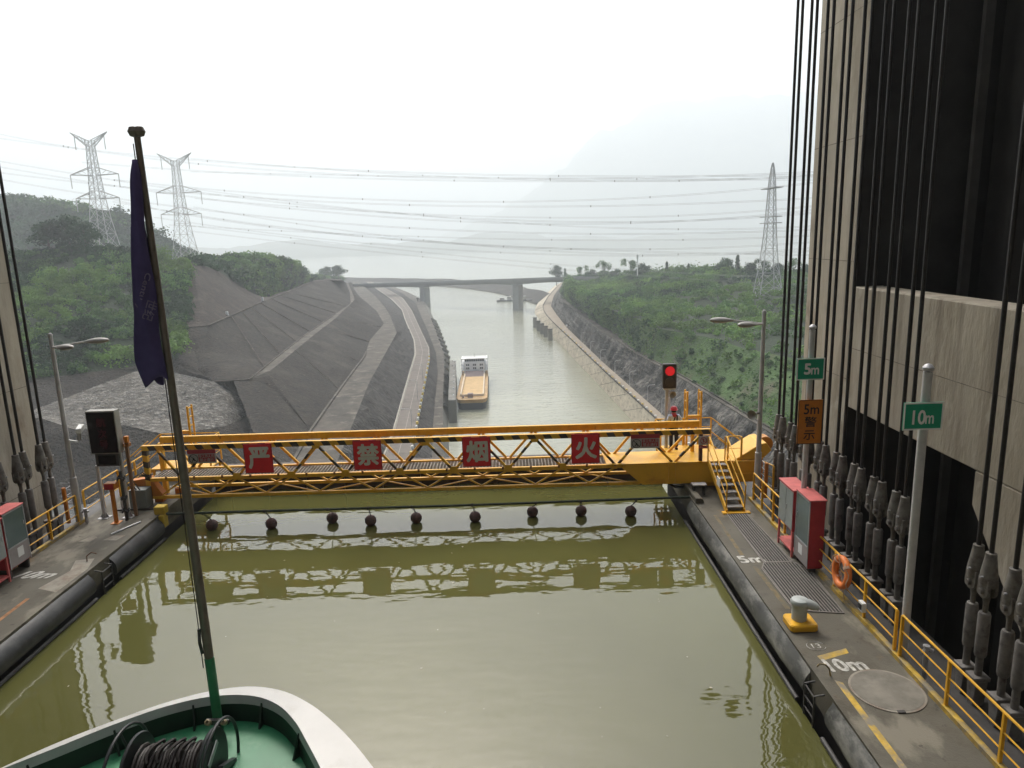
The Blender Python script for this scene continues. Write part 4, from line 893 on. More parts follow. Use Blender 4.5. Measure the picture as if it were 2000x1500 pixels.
# ------------------------------------------------------------------ rear platforms
def platform(x0, x1, label, s):
    t = thing("rear_platform", label, "platform", ((x0+x1)/2, 27.4, 0))
    mb = MB(); mb.box(x0, x1, 26.9, 28.0, .5, .55); mb.build("floor", m_yellow, t)
    for x in (x0+.08, x1-.08):
        for y in (26.95, 27.95):
            mb = MB(); mb.box(x-.04,x+.04,y-.04,y+.04,0,.5); mb.build("leg", m_yellow, t)
    rails = [(x0,26.92),(x0,27.98),(x1,27.98)] if s > 0 else [(x1,26.92),(x1,27.98),(x0,27.98)]
    for h in (.4,.75,1.12):
        mb = MB(); mb.tube([(x,y,.55+h) for x, y in rails], .024 if h > 1 else .016, 7); mb.build("rail", m_yellow, t, smooth=True)
    for x, y in rails+[((x0+x1)/2, 27.98)]:
        mb = MB(); mb.box(x-.025,x+.025,y-.025,y+.025,.55,1.65); mb.build("rail_post", m_yellow, t)
    # raised ladder stiles with an end gate
    lx = 10.12 if s > 0 else -10.45
    for x in (lx, lx+.56):
        mb = MB(); mb.box(x-.035,x+.035,27.93,28.0,.55,2.78); mb.build("ladder_stile", m_yellow, t)
        for k in range(3):
            mb = MB(); mb.box(x-.02,x+.02,28.0,28.35,1.95+k*.36,1.99+k*.36); mb.build("side_rung", m_yellow, t)
        mb = MB(); mb.box(x-.03,x+.03,28.33,28.38,.2,2.78); mb.build("ladder_stile", m_yellow, t)
    mb = MB(); mb.box(lx-.02,lx+.58,27.9,28.02,1.72,1.8); mb.build("gate_bar", m_yellow, t)
    # sloping handrail down to the deck
    xa, xb = (x1, x1+1.15) if s > 0 else (x0, x0-1.15)
    for y in (26.95, 27.95):
        for h in (.55, 1.12):
            mb = MB(); mb.tube([(xa,y,.55+h),(xb,y,-.35+h)], .022, 7); mb.build("stair_rail", m_yellow, t, smooth=True)
        mb = MB(); mb.beam((xa,y,.5),(xb,y,-.35), .05, .16); mb.build("stringer", m_yellow, t)
    for k in range(4):
        x = xa+(xb-xa)*(k+.5)/4; mb = MB(); mb.box(x-.12,x+.12,26.98,27.92,.36-.22*k,.39-.22*k); mb.build("tread", m_walk, t)
    return t
platform(8.85, 11.1, "yellow railed platform behind the hinge end of the truss", 1)
platform(-11.1, -8.75, "yellow railed platform behind the left end of the truss", -1)
railing("yellow railing standing on the girder beside the stairs", [(10.75,24.55,1.016),(11.15,24.55,1.016),(11.2,24.45,1.016)], [0,1], rails=(.4,.85), r=.02)
railing("bent yellow railing at the outer end of the hinge girder", [(10.9,24.3,0),(11.9,24.3,0),(12.1,23.7,0)], [0,.6,1], rails=(.55,1.0), r=.022)

# ------------------------------------------------------------------ float line
t = thing("float_rope", "thick dark rope stretched across the chamber with floats tied on", "rope", (0,23.6,-.2))
mb = MB(); mb.tube([(9.18,23.58,.0),(6,23.6,-.03),(2,23.6,-.06),(-3,23.6,-.06),(-7,23.58,-.04),(-9.05,23.55,-.03)], .045, 8); mb.build("rope_body", M("wet_rope", (0.03,0.04,0.03), .8, var=.3, vscale=8, bump=.3, bscale=50), t, smooth=True)
m_float = M("maroon_float", (0.13,0.065,0.058), .55, var=.15, vscale=6, dirt=(0.05,0.03,0.027), dscale=4)
FB = [tuple(P(px, py, z=WZ+.16)[:2]) for px, py in ((1232,999),(1135,998),(1040,1000),(928,1010),(813,1012),(724,1017),(649,1012),(530,1023),(414,1026))]
for i, (x, y) in enumerate(FB):
    t = thing("rope_float", f"{ORD[i]} maroon ball float from the right end of the rope", "float", (x, y, WZ), "ball floats along the rope")
    mb = MB(); pr = [(.205*math.cos(a), .205*math.sin(a)) for a in np.linspace(-math.pi/2, math.pi/2, 15)]; mb.lathe(pr, (x,y,WZ+.17), 20); mb.build("ball", m_float, t, smooth=True)
    rnd = random.Random(i); dx = rnd.uniform(-.12,.12)
    mb = MB(); mb.tube([(x,y,WZ+.37),(x+dx*.5,y-.06,WZ+.42),(x+dx,23.58,-.06)], .012, 5); mb.tube([(x+.02,y-.02,WZ+.37),(x+dx+.04,23.58,-.06)], .01, 5); mb.build("tie", m_cable, t)
    mb = MB(); mb.tube([(x+dx-.03,23.59,-.05),(x+dx+.03,23.59,-.06)], .065, 8); mb.build("knot", m_cable, t)
    mb = MB(); mb.tube([(x+.2*math.cos(a),y+.2*math.sin(a)-.02,WZ+.24+.02*math.sin(2*a)) for a in np.linspace(3.3,6.2,9)], .008, 4); mb.build("lashing", m_cable, t)

# ------------------------------------------------------------------ traffic light
t = thing("signal_light", "red signal light on a grey post behind the truss beside the worker", "signal light", (9.25,27.75,0))
mb = MB(); mb.tube([(9.25,27.75,0),(9.25,27.75,3.1)], .075, 10); mb.build("post", m_lamp, t, smooth=True)
mb = MB(); mb.tube([(9.38,27.8,1.4),(9.38,27.8,3.0)], .022, 6); mb.build("conduit", m_lamp, t)
mb = MB(); mb.box(9.06,9.6,27.6,27.85,3.0,3.98); hd = mb.build("housing", M("signal_housing", (0.035,0.03,0.026), .5), t, bevel=.03)
mb = MB(); mb.box(9.1,9.56,27.62,27.84,2.94,2.998); mb.build("lower_trim", m_lamp, t)
mb = MB(); mb.lathe([(0,0),(.185,0),(.185,.02),(0,.03)], (9.33,27.6,3.7), 24, axis=(0,-1,0)); mb.build("red_lens", emis("red_light", (0.62,0.012,0.018), .42), hd, smooth=True)
mb = MB(); mb.lathe([(0,0),(.185,0),(.185,.02),(0,.03)], (9.33,27.6,3.26), 24, axis=(0,-1,0)); mb.build("unlit_lens", M("unlit_lens", (0.06,0.05,0.04), .3), hd, smooth=True)
t = thing("horn_speaker", "small horn loudspeaker under the red signal light", "loudspeaker", (9.4,27.7,2.75))
mb = MB(); mb.lathe([(.04,.0),(.06,.08),(.13,.18),(.135,.2),(.11,.19),(.03,.08)], (9.42,27.72,2.78), 14, axis=(.1,-1,-.1)); mb.build("horn", MATS["speaker_grey"], t, smooth=True)

# ------------------------------------------------------------------ worker
def skin(name, joints, edges, radii, mat, parent, sub=2, root=0):
    me = bpy.data.meshes.new(name); off = parent_loc(parent); me.from_pydata([tuple(np.array(j)-off) for j in joints], edges, []); me.materials.append(mat)
    o = bpy.data.objects.new(name, me); COL.objects.link(o); o.parent = parent
    md = o.modifiers.new("skin", 'SKIN'); sv = me.skin_vertices[0].data
    for i, r in enumerate(radii): sv[i].radius = (r, r) if np.isscalar(r) else r
    sv[root].use_root = True
    s2 = o.modifiers.new("sub", 'SUBSURF'); s2.levels = sub; s2.render_levels = sub
    return o
WX, WY, W0 = 9.47, 27.42, .555
w_ = thing("person", "worker in red helmet and dark bib overalls standing behind the truss, back to camera", "person", (WX,WY,W0))
def J(x, y, z): return (WX+x, WY+y, W0+z)
m_skin = M("skin", (0.42,0.24,0.17), .6, var=.05); m_shirt = M("pale_blue_shirt", (0.55,0.63,0.80), .8, var=.12, vscale=8); m_over = M("navy_overalls", (0.018,0.02,0.035), .8, var=.2, vscale=6)
m_helmet = M("red_helmet", (0.55,0.025,0.045), .3, var=.05); m_scarf = M("rose_scarf", (0.48,0.07,0.10), .8, var=.15, vscale=9)
jb = [J(0,0,.93), J(0,0,1.12), J(0,0,1.34), J(0,0,1.44), J(0,.02,1.52), J(0,.03,1.62), J(-.09,0,.86), J(-.10,.0,.48), J(-.10,-.02,.08), J(-.10,.13,.03), J(.09,0,.86), J(.11,.0,.48), J(.12,-.02,.08), J(.12,.13,.03),
      J(-.17,0,1.36), J(-.25,.02,1.1), J(-.22,.16,.9), J(-.2,.22,.84), J(.17,0,1.36), J(.31,-.02,1.14), J(.24,.17,.98), J(.2,.25,.95)]
eb = [(0,1),(1,2),(2,3),(3,4),(4,5),(0,6),(6,7),(7,8),(8,9),(0,10),(10,11),(11,12),(12,13),(2,14),(14,15),(15,16),(16,17),(2,18),(18,19),(19,20),(20,21)]
rb = [(.15,.11),(.14,.10),(.16,.11),.07,.085,.09,.085,.065,.045,.04,.085,.065,.045,.04,.06,.045,.036,.035,.06,.045,.036,.035]
skin("body", jb, eb, rb, m_skin, w_)
idx = [1,2,14,15,18,19]; skin("shirt", [J(0,0,1.0), J(0,0,1.2), J(0,0,1.36), J(-.17,0,1.37), J(-.245,.02,1.13), J(.17,0,1.37), J(.30,-.02,1.16)], [(0,1),(1,2),(2,3),(3,4),(2,5),(5,6)], [(.18,.13),(.175,.13),(.18,.125),.09,.072,.09,.072], m_shirt, w_)
skin("overalls", [J(0,0,.95), J(0,0,1.06), J(-.09,0,.84), J(-.10,.0,.48), J(-.10,-.02,.10), J(.09,0,.84), J(.11,.0,.48), J(.12,-.02,.10)], [(0,1),(0,2),(2,3),(3,4),(0,5),(5,6),(6,7)], [(.175,.13),(.18,.135),.1,.085,.075,.1,.085,.075], m_over, w_)
mb = MB(); mb.beam(J(-.07,-.125,1.08), J(.05,-.11,1.44), .045, .02, up=(0,1,0)); mb.build("strap", m_over, w_)
mb = MB(); mb.beam(J(.1,-.125,1.08), J(.1,-.11,1.44), .045, .02, up=(0,1,0)); mb.build("strap", m_over, w_)
mb = MB(); mb.lathe([(.155,0),(.16,.012),(.135,.02),(.13,.07),(.105,.12),(.05,.15),(0,.155)], J(0,.03,1.615), 18); mb.build("helmet", m_helmet, w_, smooth=True)
mb = MB(); mb.lathe([(.085,-.02),(.095,.03),(.095,.06),(.08,.09)], J(0,.02,1.42), 14); mb.prism([(-.10,0),(.10,0),(.05,-.10),(-.05,-.10)], J(0,-.125,1.46), (1,0,0), (0,0,1), (0,1,0), .03); mb.build("scarf", m_scarf, w_, smooth=True)
mb = MB(); mb.lathe([(.06,0),(.1,.04),(.105,.1),(.07,.16)], J(0,.035,1.5), 12); mb.build("hair", m_black, w_, smooth=True)
for sx, tip in ((-1, J(-.2,.22,.84)), (1, J(.2,.25,.95))):
    for f in range(4):
        mb = MB(); a = np.array(tip)+np.array((-.025+.017*f, .02, 0)); mb.tube([a, a+(0,.05,-.005-.003*f), a+(0,.075,-.035)], [.010,.009,.007], 6); mb.build("finger", m_skin, w_, smooth=True)
    mb = MB(); a = np.array(tip)+np.array((-.04*sx, 0, 0)); mb.tube([a, a+(-.02*sx,.03,-.01), a+(-.02*sx,.055,-.02)], [.011,.01,.008], 6); mb.build("thumb", m_skin, w_, smooth=True)
for sx in (-.1, .12):
    mb = MB(); mb.prism([(-.05,-.09),(.05,-.09),(.055,.1),(.03,.19),(-.03,.19),(-.055,.1)], J(sx,0,.0), (1,0,0), (0,1,0), (0,0,1), .085); mb.build("boot", m_black, w_, bevel=.02)

# ================================================================== FOREGROUND BOW OF THE CAMERA'S SHIP
ZB, ZD = 4.4, 4.08
def cat_curve(pts, n):
    a = np.array(pts, float); d = np.r_[0, np.cumsum(np.hypot(*np.diff(a, axis=0).T))]; t = np.linspace(0, d[-1], n)
    # Catmull-Rom by cubic Hermite on each coordinate
    out = []
    for i in range(a.shape[1]):
        m = np.gradient(a[:, i], d); k = np.clip(np.searchsorted(d, t, side='right')-1, 0, len(d)-2); h = d[k+1]-d[k]; u = (t-d[k])/h
        out.append((2*u**3-3*u**2+1)*a[k, i]+(u**3-2*u**2+u)*h*m[k]+(-2*u**3+3*u**2)*a[k+1, i]+(u**3-u**2)*h*m[k+1])
    return np.stack(out, 1)
outer = np.array([P(x, y, z=ZB)[:2] for x, y in [(-150,1560),(-20,1498),(110,1440),(230,1394),(340,1357),(420,1338),(490,1331),(545,1338),(600,1362),(650,1400),(700,1452),(745,1512),(800,1600)]])
inner = np.array([P(x, y, z=ZB-.03)[:2] for x, y in [(-150,1572),(-20,1512),(110,1460),(230,1412),(330,1378),(400,1362),(460,1357),(505,1361),(545,1378),(573,1405),(600,1450),(632,1512),(680,1620)]])
outer = np.vstack([[(-5.2,-6.0),(-5.0,2.0)], outer, [(4.6,2.4),(5.6,-6.0)]]) if False else outer
oc, ic = cat_curve(outer, 64), cat_curve(inner, 64)
ship = thing("ship_bow", "white rimmed green bow of the ship in the foreground", "ship", (oc[:,0].mean(), oc[:,1].min(), WZ))
m_hull = M("hull_white", (0.52,0.51,0.49), .35, var=.07, vscale=1.2, dirt=(0.42,0.40,0.37), dscale=1.5, dthr=.6, coat=.2)
m_inbul = M("bulwark_inside_shaded", (0.018,0.028,0.022), .45, var=.2, vscale=2)  # shadow inside the bulwark is painted into this dark green-black
m_gdeck = M("green_deck_paint", (0.03,0.20,0.09), .45, var=.14, vscale=1.4, dirt=(0.10,0.27,0.16), dscale=1.2, dthr=.55, spec=.5)
back = np.linspace(0, 1, 6)[1:]
ocx = np.vstack([oc, [oc[-1]+(np.array((5.6,-8.0))-oc[-1])*f for f in back]]); icx = np.vstack([ic, [ic[-1]+(np.array((5.1,-8.0))-ic[-1])*f for f in back]])
ocx = np.vstack([[oc[0]+(np.array((-5.6,-8.0))-oc[0])*f for f in back[::-1]], ocx]); icx = np.vstack([[ic[0]+(np.array((-5.1,-8.0))-ic[0])*f for f in back[::-1]], icx])
def ribbon(A, za, B, zb, name, mat, par, smooth=True, nv=1):
    n = len(A); vs = []; fs = []
    for j in range(nv+1):
        f = j/nv
        vs += [(*(A[i]*(1-f)+B[i]*f), za*(1-f)+zb*f) for i in range(n)]
    for j in range(nv):
        fs += [(j*n+i, j*n+i+1, (j+1)*n+i+1, (j+1)*n+i) for i in range(n-1)]
    mb = MB(); mb.add(vs, fs); return mb.build(name, mat, par, smooth=smooth)
mid = np.array([ocx.mean(0)])
ribbon(ocx, ZB-.06, icx, ZB-.03, "rim_cap", m_hull, ship)
crown = ocx*.72+icx*.28
wl_line = mid+(ocx-mid)*np.array((.80,.86))-np.array((0,.6))
ribbon(ocx, ZB-.061, wl_line, WZ-.6, "hull", m_hull, ship, nv=4)
icl = icx+(mid-icx)*.012
ribbon(icx, ZB-.031, icl, ZB-.12, "rim_lip", M("rim_lip_grey", (0.42,0.40,0.42), .5), ship)
dk = icl+(mid-icl)*.006
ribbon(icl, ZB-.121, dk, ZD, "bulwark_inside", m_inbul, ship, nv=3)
mb = MB(); n = len(dk); mb.add([(*p, ZD-.002) for p in (icl+dk)/2]+[(0,-8,ZD-.002)], [(i, i+1, n) for i in range(n-1)]); mb.build("foredeck", m_gdeck, ship, fix=True)
for f in (.2,.32,.44,.56,.68):
    i = int(f*len(dk)); a = icl[i]; b = a+(mid[0]-a)*.07
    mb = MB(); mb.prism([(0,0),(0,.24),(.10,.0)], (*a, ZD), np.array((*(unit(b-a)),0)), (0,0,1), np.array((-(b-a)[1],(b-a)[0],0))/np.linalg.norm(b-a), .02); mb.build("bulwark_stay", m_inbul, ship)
mb = MB(); mb.box(-4.6, 5.2, -30, -1.6, ZD-3, 7.2); mb.build("deckhouse", m_hull, ship)

# jackstaff with furled flag
p0 = P(428,1424, z=ZD); 
top = P(268,268, Y=p0[1]+.35)
fp = thing("flag_staff", "tall tapered flag staff with a ball top at the ship's bow", "flag pole", p0)
def pole_at(f): return p0+(top-p0)*f
rr = [.045,.045,.043,.039,.035,.032,.029]
m_staff = M("weathered_staff", (0.155,0.125,0.10), .45, var=.25, vscale=3, dirt=(0.08,0.065,0.05), dscale=3, dthr=.55)
mb = MB(); mb.tube([pole_at(f) for f in (.135,.25,.4,.55,.7,.85,1.0)], rr, 14); mb.build("staff", m_staff, fp, smooth=True)
mb = MB(); mb.tube([pole_at(0), pole_at(.134)], .048, 14); mb.build("green_socket", m_gdeck, fp, smooth=True)
for dx in (-.028,.028):
    mb = MB(); mb.lathe([(0,-.05),(.035,-.04),(.052,0),(.035,.04),(0,.05)], top+np.array((dx,0,.05)), 12); mb.build("truck_ball", m_staff, fp, smooth=True)
mb = MB(); mb.tube([pole_at(.99)+(-.035,-.02,0), pole_at(.8)+(-.038,-.03,0), pole_at(.5)+(-.045,-.03,0), pole_at(.2)+(-.052,-.03,0), pole_at(.12)+(-.055,-.04,0)], .005, 5); mb.build("halyard", m_cable, fp)
mb = MB(); mb.tube([pole_at(.145)+(-.05,-.03,.0), pole_at(.165)+(-.062,-.03,0), pole_at(.19)+(-.05,-.03,0)], .018, 6); mb.build("cleat", m_darksteel, fp)
flag = thing("flag", "furled dark purple flag hanging down the staff with faint lettering", "flag", pole_at(.62))
m_flag = M("purple_cloth", (0.062,0.046,0.135), .85, var=.15, vscale=5); m_flag2 = M("bright_purple_lining", (0.13,0.085,0.27), .8, var=.12, vscale=4)
def fold(v):
    """cross section of the hanging cloth at length v (0 top .. 1 bottom): zigzag in (across, depth)"""
    wd = .05+.20*min(1, v*1.6)+.02*math.sin(9*v); d = .03+.06*min(1, v*2)
    return [(-.02,0),(-.45*wd,-d),(-wd,-.35*d),(-.9*wd,.5*d),(-.35*wd,.9*d),(-.08,.3*d),(-.5*wd,-.15*d),(-.78*wd,.1*d)]
NV = 46; fv = []; vs = []; fs = []
for j in range(NV+1):
    v = j/NV; c = pole_at(.965-.345*v); c = c+np.array((.02,-.07,0))
    pr = cat_curve(fold(v), 40)
    if j > NV-5: pr = pr*(1-.03*(j-(NV-5)))
    for k, (a, b) in enumerate(pr):
        sag = .05*math.sin(k*.35)*(v**3)
        vs.append(c+np.array((a+.012*math.sin(14*v+k*.3), b+.01*math.sin(11*v+k*.5), sag)))
K = 40
for j in range(NV):
    for k in range(K-1): fs.append((j*K+k, j*K+k+1, (j+1)*K+k+1, (j+1)*K+k))
mb = MB(); mb.add(vs, fs); fl = mb.build("cloth", m_flag, flag, smooth=True, fix=False)
sd_ = fl.modifiers.new("solid", 'SOLIDIFY'); sd_.thickness = .003
m_flagtxt = M("faded_flag_print", (0.16,0.13,0.21), .9, var=.2, vscale=10)
lettering("flag_lettering", "Century", m_flagtxt, pole_at(.765)+np.array((-.065,-.165,0)), unit((-.42,0,-1)), unit((1,0,-.42)), w=.36, h=.07, parent=flag, bold=.01)
lettering("flag_lettering", "世纪", m_flagtxt, pole_at(.735)+np.array((-.02,-.17,0)), unit((-.42,0,-1)), unit((1,0,-.42)), w=.2, h=.1, parent=flag, bold=.01)

# cable reel on the foredeck
cl, cr = P(266,1512, z=4.22), P(405,1517, z=4.22); cr = np.array((cr[0], cl[1]+.02, 4.23)); cl = np.array((cl[0], cl[1], 4.22)); ax = unit(cr-cl)
rl = thing("cable_reel", "black cable reel with wound dark cable on the green foredeck", "reel", ((cl+cr)/2)*np.array((1,1,0))+np.array((0,0,ZD)))
m_reel = M("reel_black", (0.03,0.033,0.035), .4, var=.2, vscale=4)
for c, sg in ((cl,-1),(cr,1)):
    mb = MB(); mb.lathe([(.03,0),(.36,0),(.37,.015),(.36,.03),(.03,.03)], c, 40, axis=ax); dsk = mb.build("flange", m_reel, rl, smooth=True)
    mb = MB(); mb.tube([c+ax*sg*.09+np.array((0,.44*math.cos(a),.44*math.sin(a))) for a in np.linspace(0, 2*math.pi, 41)[:-1]], .016, 8, closed=True); mb.build("guard_hoop", m_reel, rl, smooth=True)
    for a in (math.pi/2, math.pi*1.15, -.15*math.pi):
        mb = MB(); mb.tube([c+ax*sg*.05+np.array((0,.3*math.cos(a),.3*math.sin(a))), c+ax*sg*.09+np.array((0,.44*math.cos(a),.44*math.sin(a)))], .013, 6); mb.build("hoop_stay", m_reel, rl)
    mb = MB(); mb.beam((c[0]+sg*.09,c[1]-.3,ZD),(c[0]+sg*.09,c[1],c[2]), .05, .05); mb.beam((c[0]+sg*.09,c[1]+.3,ZD),(c[0]+sg*.09,c[1],c[2]), .05, .05); mb.build("stand_leg", m_reel, rl)
mb = MB(); mb.beam(cr+ax*.045+np.array((0,-.12,.12)), cr+ax*.045+np.array((0,.1,.22)), .012, .05); mb.build("pale_label", m_steel, rl)
L_ = np.linalg.norm(cr-cl)
for layer, R_, turns in ((0,.17,22),(1,.205,20),(2,.235,15)):
    pts = []
    for i in range(turns*14+1):
        a = 2*math.pi*i/14; f = .06+.86*i/(turns*14); rr_ = R_+.008*math.sin(i*.7)+.012*math.sin(i*.131+layer)
        pts.append(cl+ax*(L_*f+.01*math.sin(i*.37))+np.array((0, rr_*math.cos(a), rr_*math.sin(a))))
    mb = MB(); mb.tube(pts, .017, 6); mb.build("wound_cable", M("dark_cable", (0.03,0.024,0.022), .6, var=.3, vscale=8), rl, smooth=True)
mb = MB(); mb.tube([cl, cr], .15, 16); mb.build("drum", m_reel, rl, smooth=True)
for k in range(4):
    f = .3+.14*k; c = cl+ax*L_*f; mb = MB(); mb.tube([c+np.array((.03*math.sin(a*2), .27*math.cos(a)*.55, .2+.09*math.sin(a))) for a in np.linspace(.2, math.pi-.2, 9)], .017, 6); mb.build("loose_loop", MATS["dark_cable"], rl, smooth=True)
t = thing("deck_fitting", "pair of small brass fittings beside the cable reel", "fitting", P(420,1412, z=ZD+.35))
for dx in (-.06,.1):
    c = P(420,1412, z=4.24)+np.array((dx,.0,.0)); mb = MB(); mb.lathe([(0,0),(.03,0),(.032,.05),(.018,.06),(.016,.03)], c, 10, axis=(0,-.7,.7)); mb.build("cup", M("brass", (0.4,0.32,0.2), .4), t, smooth=True)
c = P(420,1412, z=4.24); mb = MB(); mb.beam(c+(-.1,.02,0), c+(.14,.02,0), .04, .05); mb.build("bar", m_darksteel, t)
mb = MB(); mb.tube([c+(.02,.04,0), (c[0]+.02,c[1]+.04,ZD)], .02, 8); mb.build("stem", m_darksteel, t)

# specks drifting on the chamber water
rs_ = np.random.RandomState(77); V_ = []; F_ = []
for i in range(46):
    x, y, a, l = rs_.uniform(-8.3, 8.3), rs_.uniform(9, 23), rs_.rand()*6.28, rs_.uniform(.012, .05); u = np.array((math.cos(a), math.sin(a), 0))*l; v = np.array((-math.sin(a), math.cos(a), 0))*l*rs_.uniform(.25, .7); c = np.array((x, y, WZ+.006)); k = len(V_)
    V_ += [c-u, c-v, c+u, c+v]; F_.append((k, k+1, k+2, k+3))
tag(mesh_np("floating_debris", np.array(V_), np.array(F_), M("pale_debris", (0.45,0.42,0.33), .8, var=.4, vscale=2)), "tiny pale specks of debris drifting on the chamber water", None, None, "stuff")

# ================================================================== VEGETATION
def clumps(name, C, Rr, nleaf, leaf, mat, seed=0, squash=.8, parent=None, lobes=6, up=.25):
    rs = np.random.RandomState(seed); n = len(C); C = np.asarray(C); Rr = np.asarray(Rr)
    lo = rs.normal(size=(n, lobes, 3)); lo /= np.linalg.norm(lo, axis=2, keepdims=True)+1e-9; lo *= rs.uniform(.25, .62, (n, lobes, 1)); lo[..., 2] = np.abs(lo[..., 2])*.9-.1
    lr = rs.uniform(.34, .58, (n, lobes))
    ci = np.repeat(np.arange(n), nleaf); li = rs.randint(0, lobes, n*nleaf)
    d = rs.normal(size=(n*nleaf, 3)); d[:, 2] += up; d /= np.linalg.norm(d, axis=1, keepdims=True)
    rad_ = lr[ci, li]*rs.uniform(.72, 1.08, n*nleaf)
    off = lo[ci, li]+d*rad_[:, None]; off[:, 2] *= squash
    pos = C[ci]+off*Rr[ci][:, None]
    nn = d+rs.normal(size=d.shape)*.55; nn /= np.linalg.norm(nn, axis=1, keepdims=True)
    a = np.cross(nn, rs.normal(size=d.shape)); a /= np.linalg.norm(a, axis=1, keepdims=True); b = np.cross(nn, a)
    s = (leaf*rs.uniform(.6, 1.35, n*nleaf))[:, None] if np.isscalar(leaf) else (np.asarray(leaf)[ci]*rs.uniform(.6, 1.35, n*nleaf))[:, None]
    V = np.stack([pos-a*s*.5, pos-b*s*.36+nn*s*.08, pos+a*s*.5, pos+b*s*.36+nn*s*.08], 1).reshape(-1, 3)
    F = np.arange(len(V)).reshape(-1, 4)
    return mesh_np(name, V, F, mat, parent)

def sample(G, n, seed, vlo=0.0, vhi=1.0, ulo=0.0, uhi=1.0):
    rs = np.random.RandomState(seed); nr, nu = G.shape[:2]
    e = np.linalg.norm(np.diff(G, axis=1)[:-1], axis=2)*np.linalg.norm(np.diff(G, axis=0)[:, :-1], axis=2)
    vv = (np.arange(nr-1)+.5)/(nr-1); uu = (np.arange(nu-1)+.5)/(nu-1)
    e = e*((vv >= vlo) & (vv <= vhi))[:, None]*((uu >= ulo) & (uu <= uhi))[None]
    p = (e/e.sum()).ravel(); k = rs.choice(len(p), n, p=p); i, j = k//(nu-1), k % (nu-1); a, b = rs.rand(n, 1), rs.rand(n, 1)
    return (G[i, j]*(1-a)+G[i+1, j]*a)*(1-b)+(G[i, j+1]*(1-a)+G[i+1, j+1]*a)*b

def cover(name, label, key, n, r0, r1, nleaf, leaf, seed, shift=0.0, thin=None, **kw):
    """uncountable shrub cover on a slope, split by the tint of its leaves"""
    S = sample(GRIDS[key], n, seed, **{k: v for k, v in kw.items() if k in ("vlo","vhi","ulo","uhi")}); rs = np.random.RandomState(seed+1)
    if thin is not None:
        S = S[vnoise(S, thin[0], seed)+rs.uniform(-.2, .2, len(S)) > thin[1]]
    Rr = rs.uniform(r0, r1, len(S))*(1+.35*vnoise(S, .03, seed+2))*np.where(rs.rand(len(S)) < .12, 1.7, 1.0); S[:, 2] += Rr*.15
    tint = vnoise(S, .035, seed+3)+rs.uniform(-.35, .35, len(S))-shift
    for k, (m, lo, hi) in enumerate(((m_leafd, -9, -.18), (m_leaf, -.18, .3), (m_leafy, .3, 9))):
        q = (tint >= lo) & (tint < hi)
        if q.sum() == 0: continue
        o = clumps(name, S[q], Rr[q], nleaf, leaf, m, seed+10+k); tag(o, label+(" in dark clumps", " in mid green clumps", " in bright clumps")[k], None, None, "stuff")
cover("shrub_cover", "dense shrubs covering the left hillside", "left_hillside", 1250, 1.9, 3.8, 150, .8, 100, shift=-.08)
cover("shrub_cover", "dense shrubs covering the hill behind the bare mound", "green_hill", 900, 3.0, 5.0, 90, 1.3, 120)
cover("forest_cover", "woods covering the far left hill", "wooded_hill", 1200, 4.5, 7.5, 80, 2.0, 140, shift=.55)
cover("shrub_cover", "dense shrubs covering the right hillside", "right_hillside", 2300, 2.0, 4.2, 130, .85, 160, shift=-.15)
cover("shrub_cover", "scattered bushes on the grassy slope", "grass", 1500, 1.0, 2.6, 80, .6, 180, thin=(.05, .0))
cover("grass_cover", "short grass and weeds on the right slope", "grass", 12000, .35, .9, 14, .45, 200, shift=-.3, thin=(.06, -.45))
cover("shrub_cover", "shrubs on the plateau top", "plateau", 700, 3.2, 6.0, 90, 1.2, 220, vhi=.45)
cover("shrub_cover", "bushy treetops along the far ridge", "plateau", 260, 3.5, 6.5, 90, 1.3, 260, ulo=.5, vhi=.3)
cover("shrub_cover", "thick bushes at the far end of the right slope", "grass", 700, 1.8, 3.8, 100, .9, 240, ulo=.42)
# pale stones over the rubble slope
S = sample(GRIDS["rubble"], 9000, 300, ulo=.18); rs = np.random.RandomState(301); sz = rs.uniform(.1, .42, len(S)); sz = sz*(vnoise(S, .08, 9)+vnoise(S, .3, 4)*.6+rs.uniform(-.3,.3,len(S)) > -.25)
S = S[sz > 0]; sz = sz[sz > 0]; q = rs.normal(size=(len(S), 4, 3)); q /= np.linalg.norm(q, axis=2, keepdims=True); q[..., 2] = np.abs(q[..., 2])*.6
V = (S[:, None]+q*sz[:, None, None]*np.array([1.6,.8,.8])).reshape(-1, 3); base = np.arange(len(S))[:, None]*4
F = np.concatenate([base+np.array(t) for t in ((0,1,2),(0,2,3),(0,3,1),(1,3,2))])
tag(mesh_np("rubble_stones", V, F, M("pale_stone", (0.30,0.29,0.27), .9, var=.3, vscale=.6)), "pale broken stones strewn over the rubble slope", None, None, "stuff")

